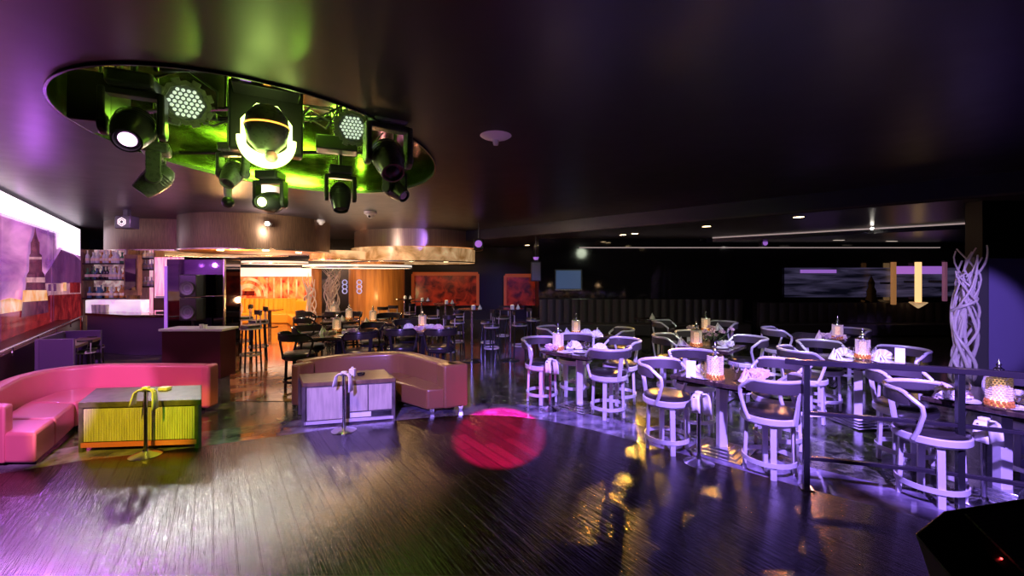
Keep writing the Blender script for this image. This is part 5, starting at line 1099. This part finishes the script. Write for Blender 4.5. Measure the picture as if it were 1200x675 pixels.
# ------------------------------------------------------------------ railing
rl = thing('floor_railing', 'black square-tube railing with three rails between the dance floor and right tables', 'railing', (0, 0, 0))
rp = smooth_path([(2.86, 4.47), (3.02, 4.38), (3.62, 4.20), (4.2, 4.0), (4.9, 3.62), (5.6, 3.1)], 5)
for z, h_, w_ in ((1.30, 0.055, 0.07), (0.785, 0.035, 0.045), (0.325, 0.035, 0.045)):
    p = rp if z > 1 else rp[5:]
    MB().sweep(p, [(-w_/2, z-h_/2), (w_/2, z-h_/2), (w_/2, z+h_/2), (-w_/2, z+h_/2)]).build('rail', M['frame_dark'], rl, bevel=0.004)
for x, y in ((3.02, 4.38), (4.2, 4.0), (5.3, 3.33)):
    ps = MB().box((x, y, 0.65), (0.055, 0.055, 1.28), rz=-0.3).build('post', M['steel_dark'], rl, bevel=0.004); MB().box((x, y, 0.01), (0.12, 0.12, 0.02), rz=-0.3).build('foot_plate', M['steel'], ps)

# ------------------------------------------------------------------ stage monitor speaker
dk2 = MB().prism([(1.6, -1.5), (5.0, -1.5), (5.0, 2.75), (3.2, 2.75), (1.9, 1.9), (1.6, 1.2)], 0.008, 0.0085).v
sg = struct(MB().prism([(2.28, 0.4), (4.5, 0.4), (4.5, 2.45), (2.75, 2.30), (2.36, 2.12)], 0.0, 0.5).build('floor_stage', M['black'], smooth=False))
A, B, Cc = Vector((2.12, 2.25, 0.84)), Vector((2.35, 2.32, 0.925)), Vector((3.15, 2.50, 0.925)); E = Vector((2.26, 1.92, 0.503)); Dd = Vector((2.55, 1.86, 0.503)); ax_ = (Cc - B); Ff = Dd + ax_
hv = [A, B, Cc, E, Dd, Ff, Vector((2.30, 2.34, 0.503)), Vector((3.2, 2.52, 0.503)), A + ax_*1.25]
bm = bmesh.new(); [bm.verts.new(v) for v in hv]; bmesh.ops.convex_hull(bm, input=bm.verts[:])
ul = [v for v in bm.verts if not v.link_faces]; [bm.verts.remove(v) for v in ul]
bmesh.ops.dissolve_limit(bm, angle_limit=R(4), verts=bm.verts[:], edges=bm.edges[:])
me = bpy.data.meshes.new('cabinet'); bm.to_mesh(me); bm.free(); me.materials.append(M['fix'])
mon = thing('stage_monitor', 'black wedge stage monitor with mesh front and a red LED in the bottom right corner', 'loudspeaker', (0, 0, 0))
o = bpy.data.objects.new('cabinet', me); COL.objects.link(o); o.parent = mon; bv = o.modifiers.new('edge', 'BEVEL'); bv.width = 0.015; bv.segments = 3
nn = (Cc-B).cross(Dd-B).normalized(); nn = nn if nn.y < 0 else -nn
gq = [B + (Cc-B)*u + (Dd-B)*v + nn*0.006 for u, v in ((0.10, 0.06), (0.97, 0.06), (0.97, 0.95), (0.10, 0.95))]; g2 = [p + nn*0.012 for p in gq]
MB().add(gq + g2, [(0, 1, 2, 3), (7, 6, 5, 4), (0, 4, 5, 1), (1, 5, 6, 2), (2, 6, 7, 3), (3, 7, 4, 0)]).build('mesh_front', M['grille'], mon, smooth=False)
def onface(u, v, h=0.02): return B + (Cc-B)*u + (Dd-B)*v + nn*h
bq = [onface(u, v, 0.022) for u, v in ((0.13, 0.42), (0.20, 0.42), (0.20, 0.56), (0.13, 0.56))]; b2 = [p + nn*0.006 for p in bq]
MB().add(bq + b2, [(0, 1, 2, 3), (7, 6, 5, 4), (0, 4, 5, 1), (1, 5, 6, 2), (2, 6, 7, 3), (3, 7, 4, 0)]).build('badge', M['cabinet'], mon, smooth=False)
MB().ball(onface(0.05, 0.38, 0.006), 0.005, 8).build('red_led', M['redled'], mon)
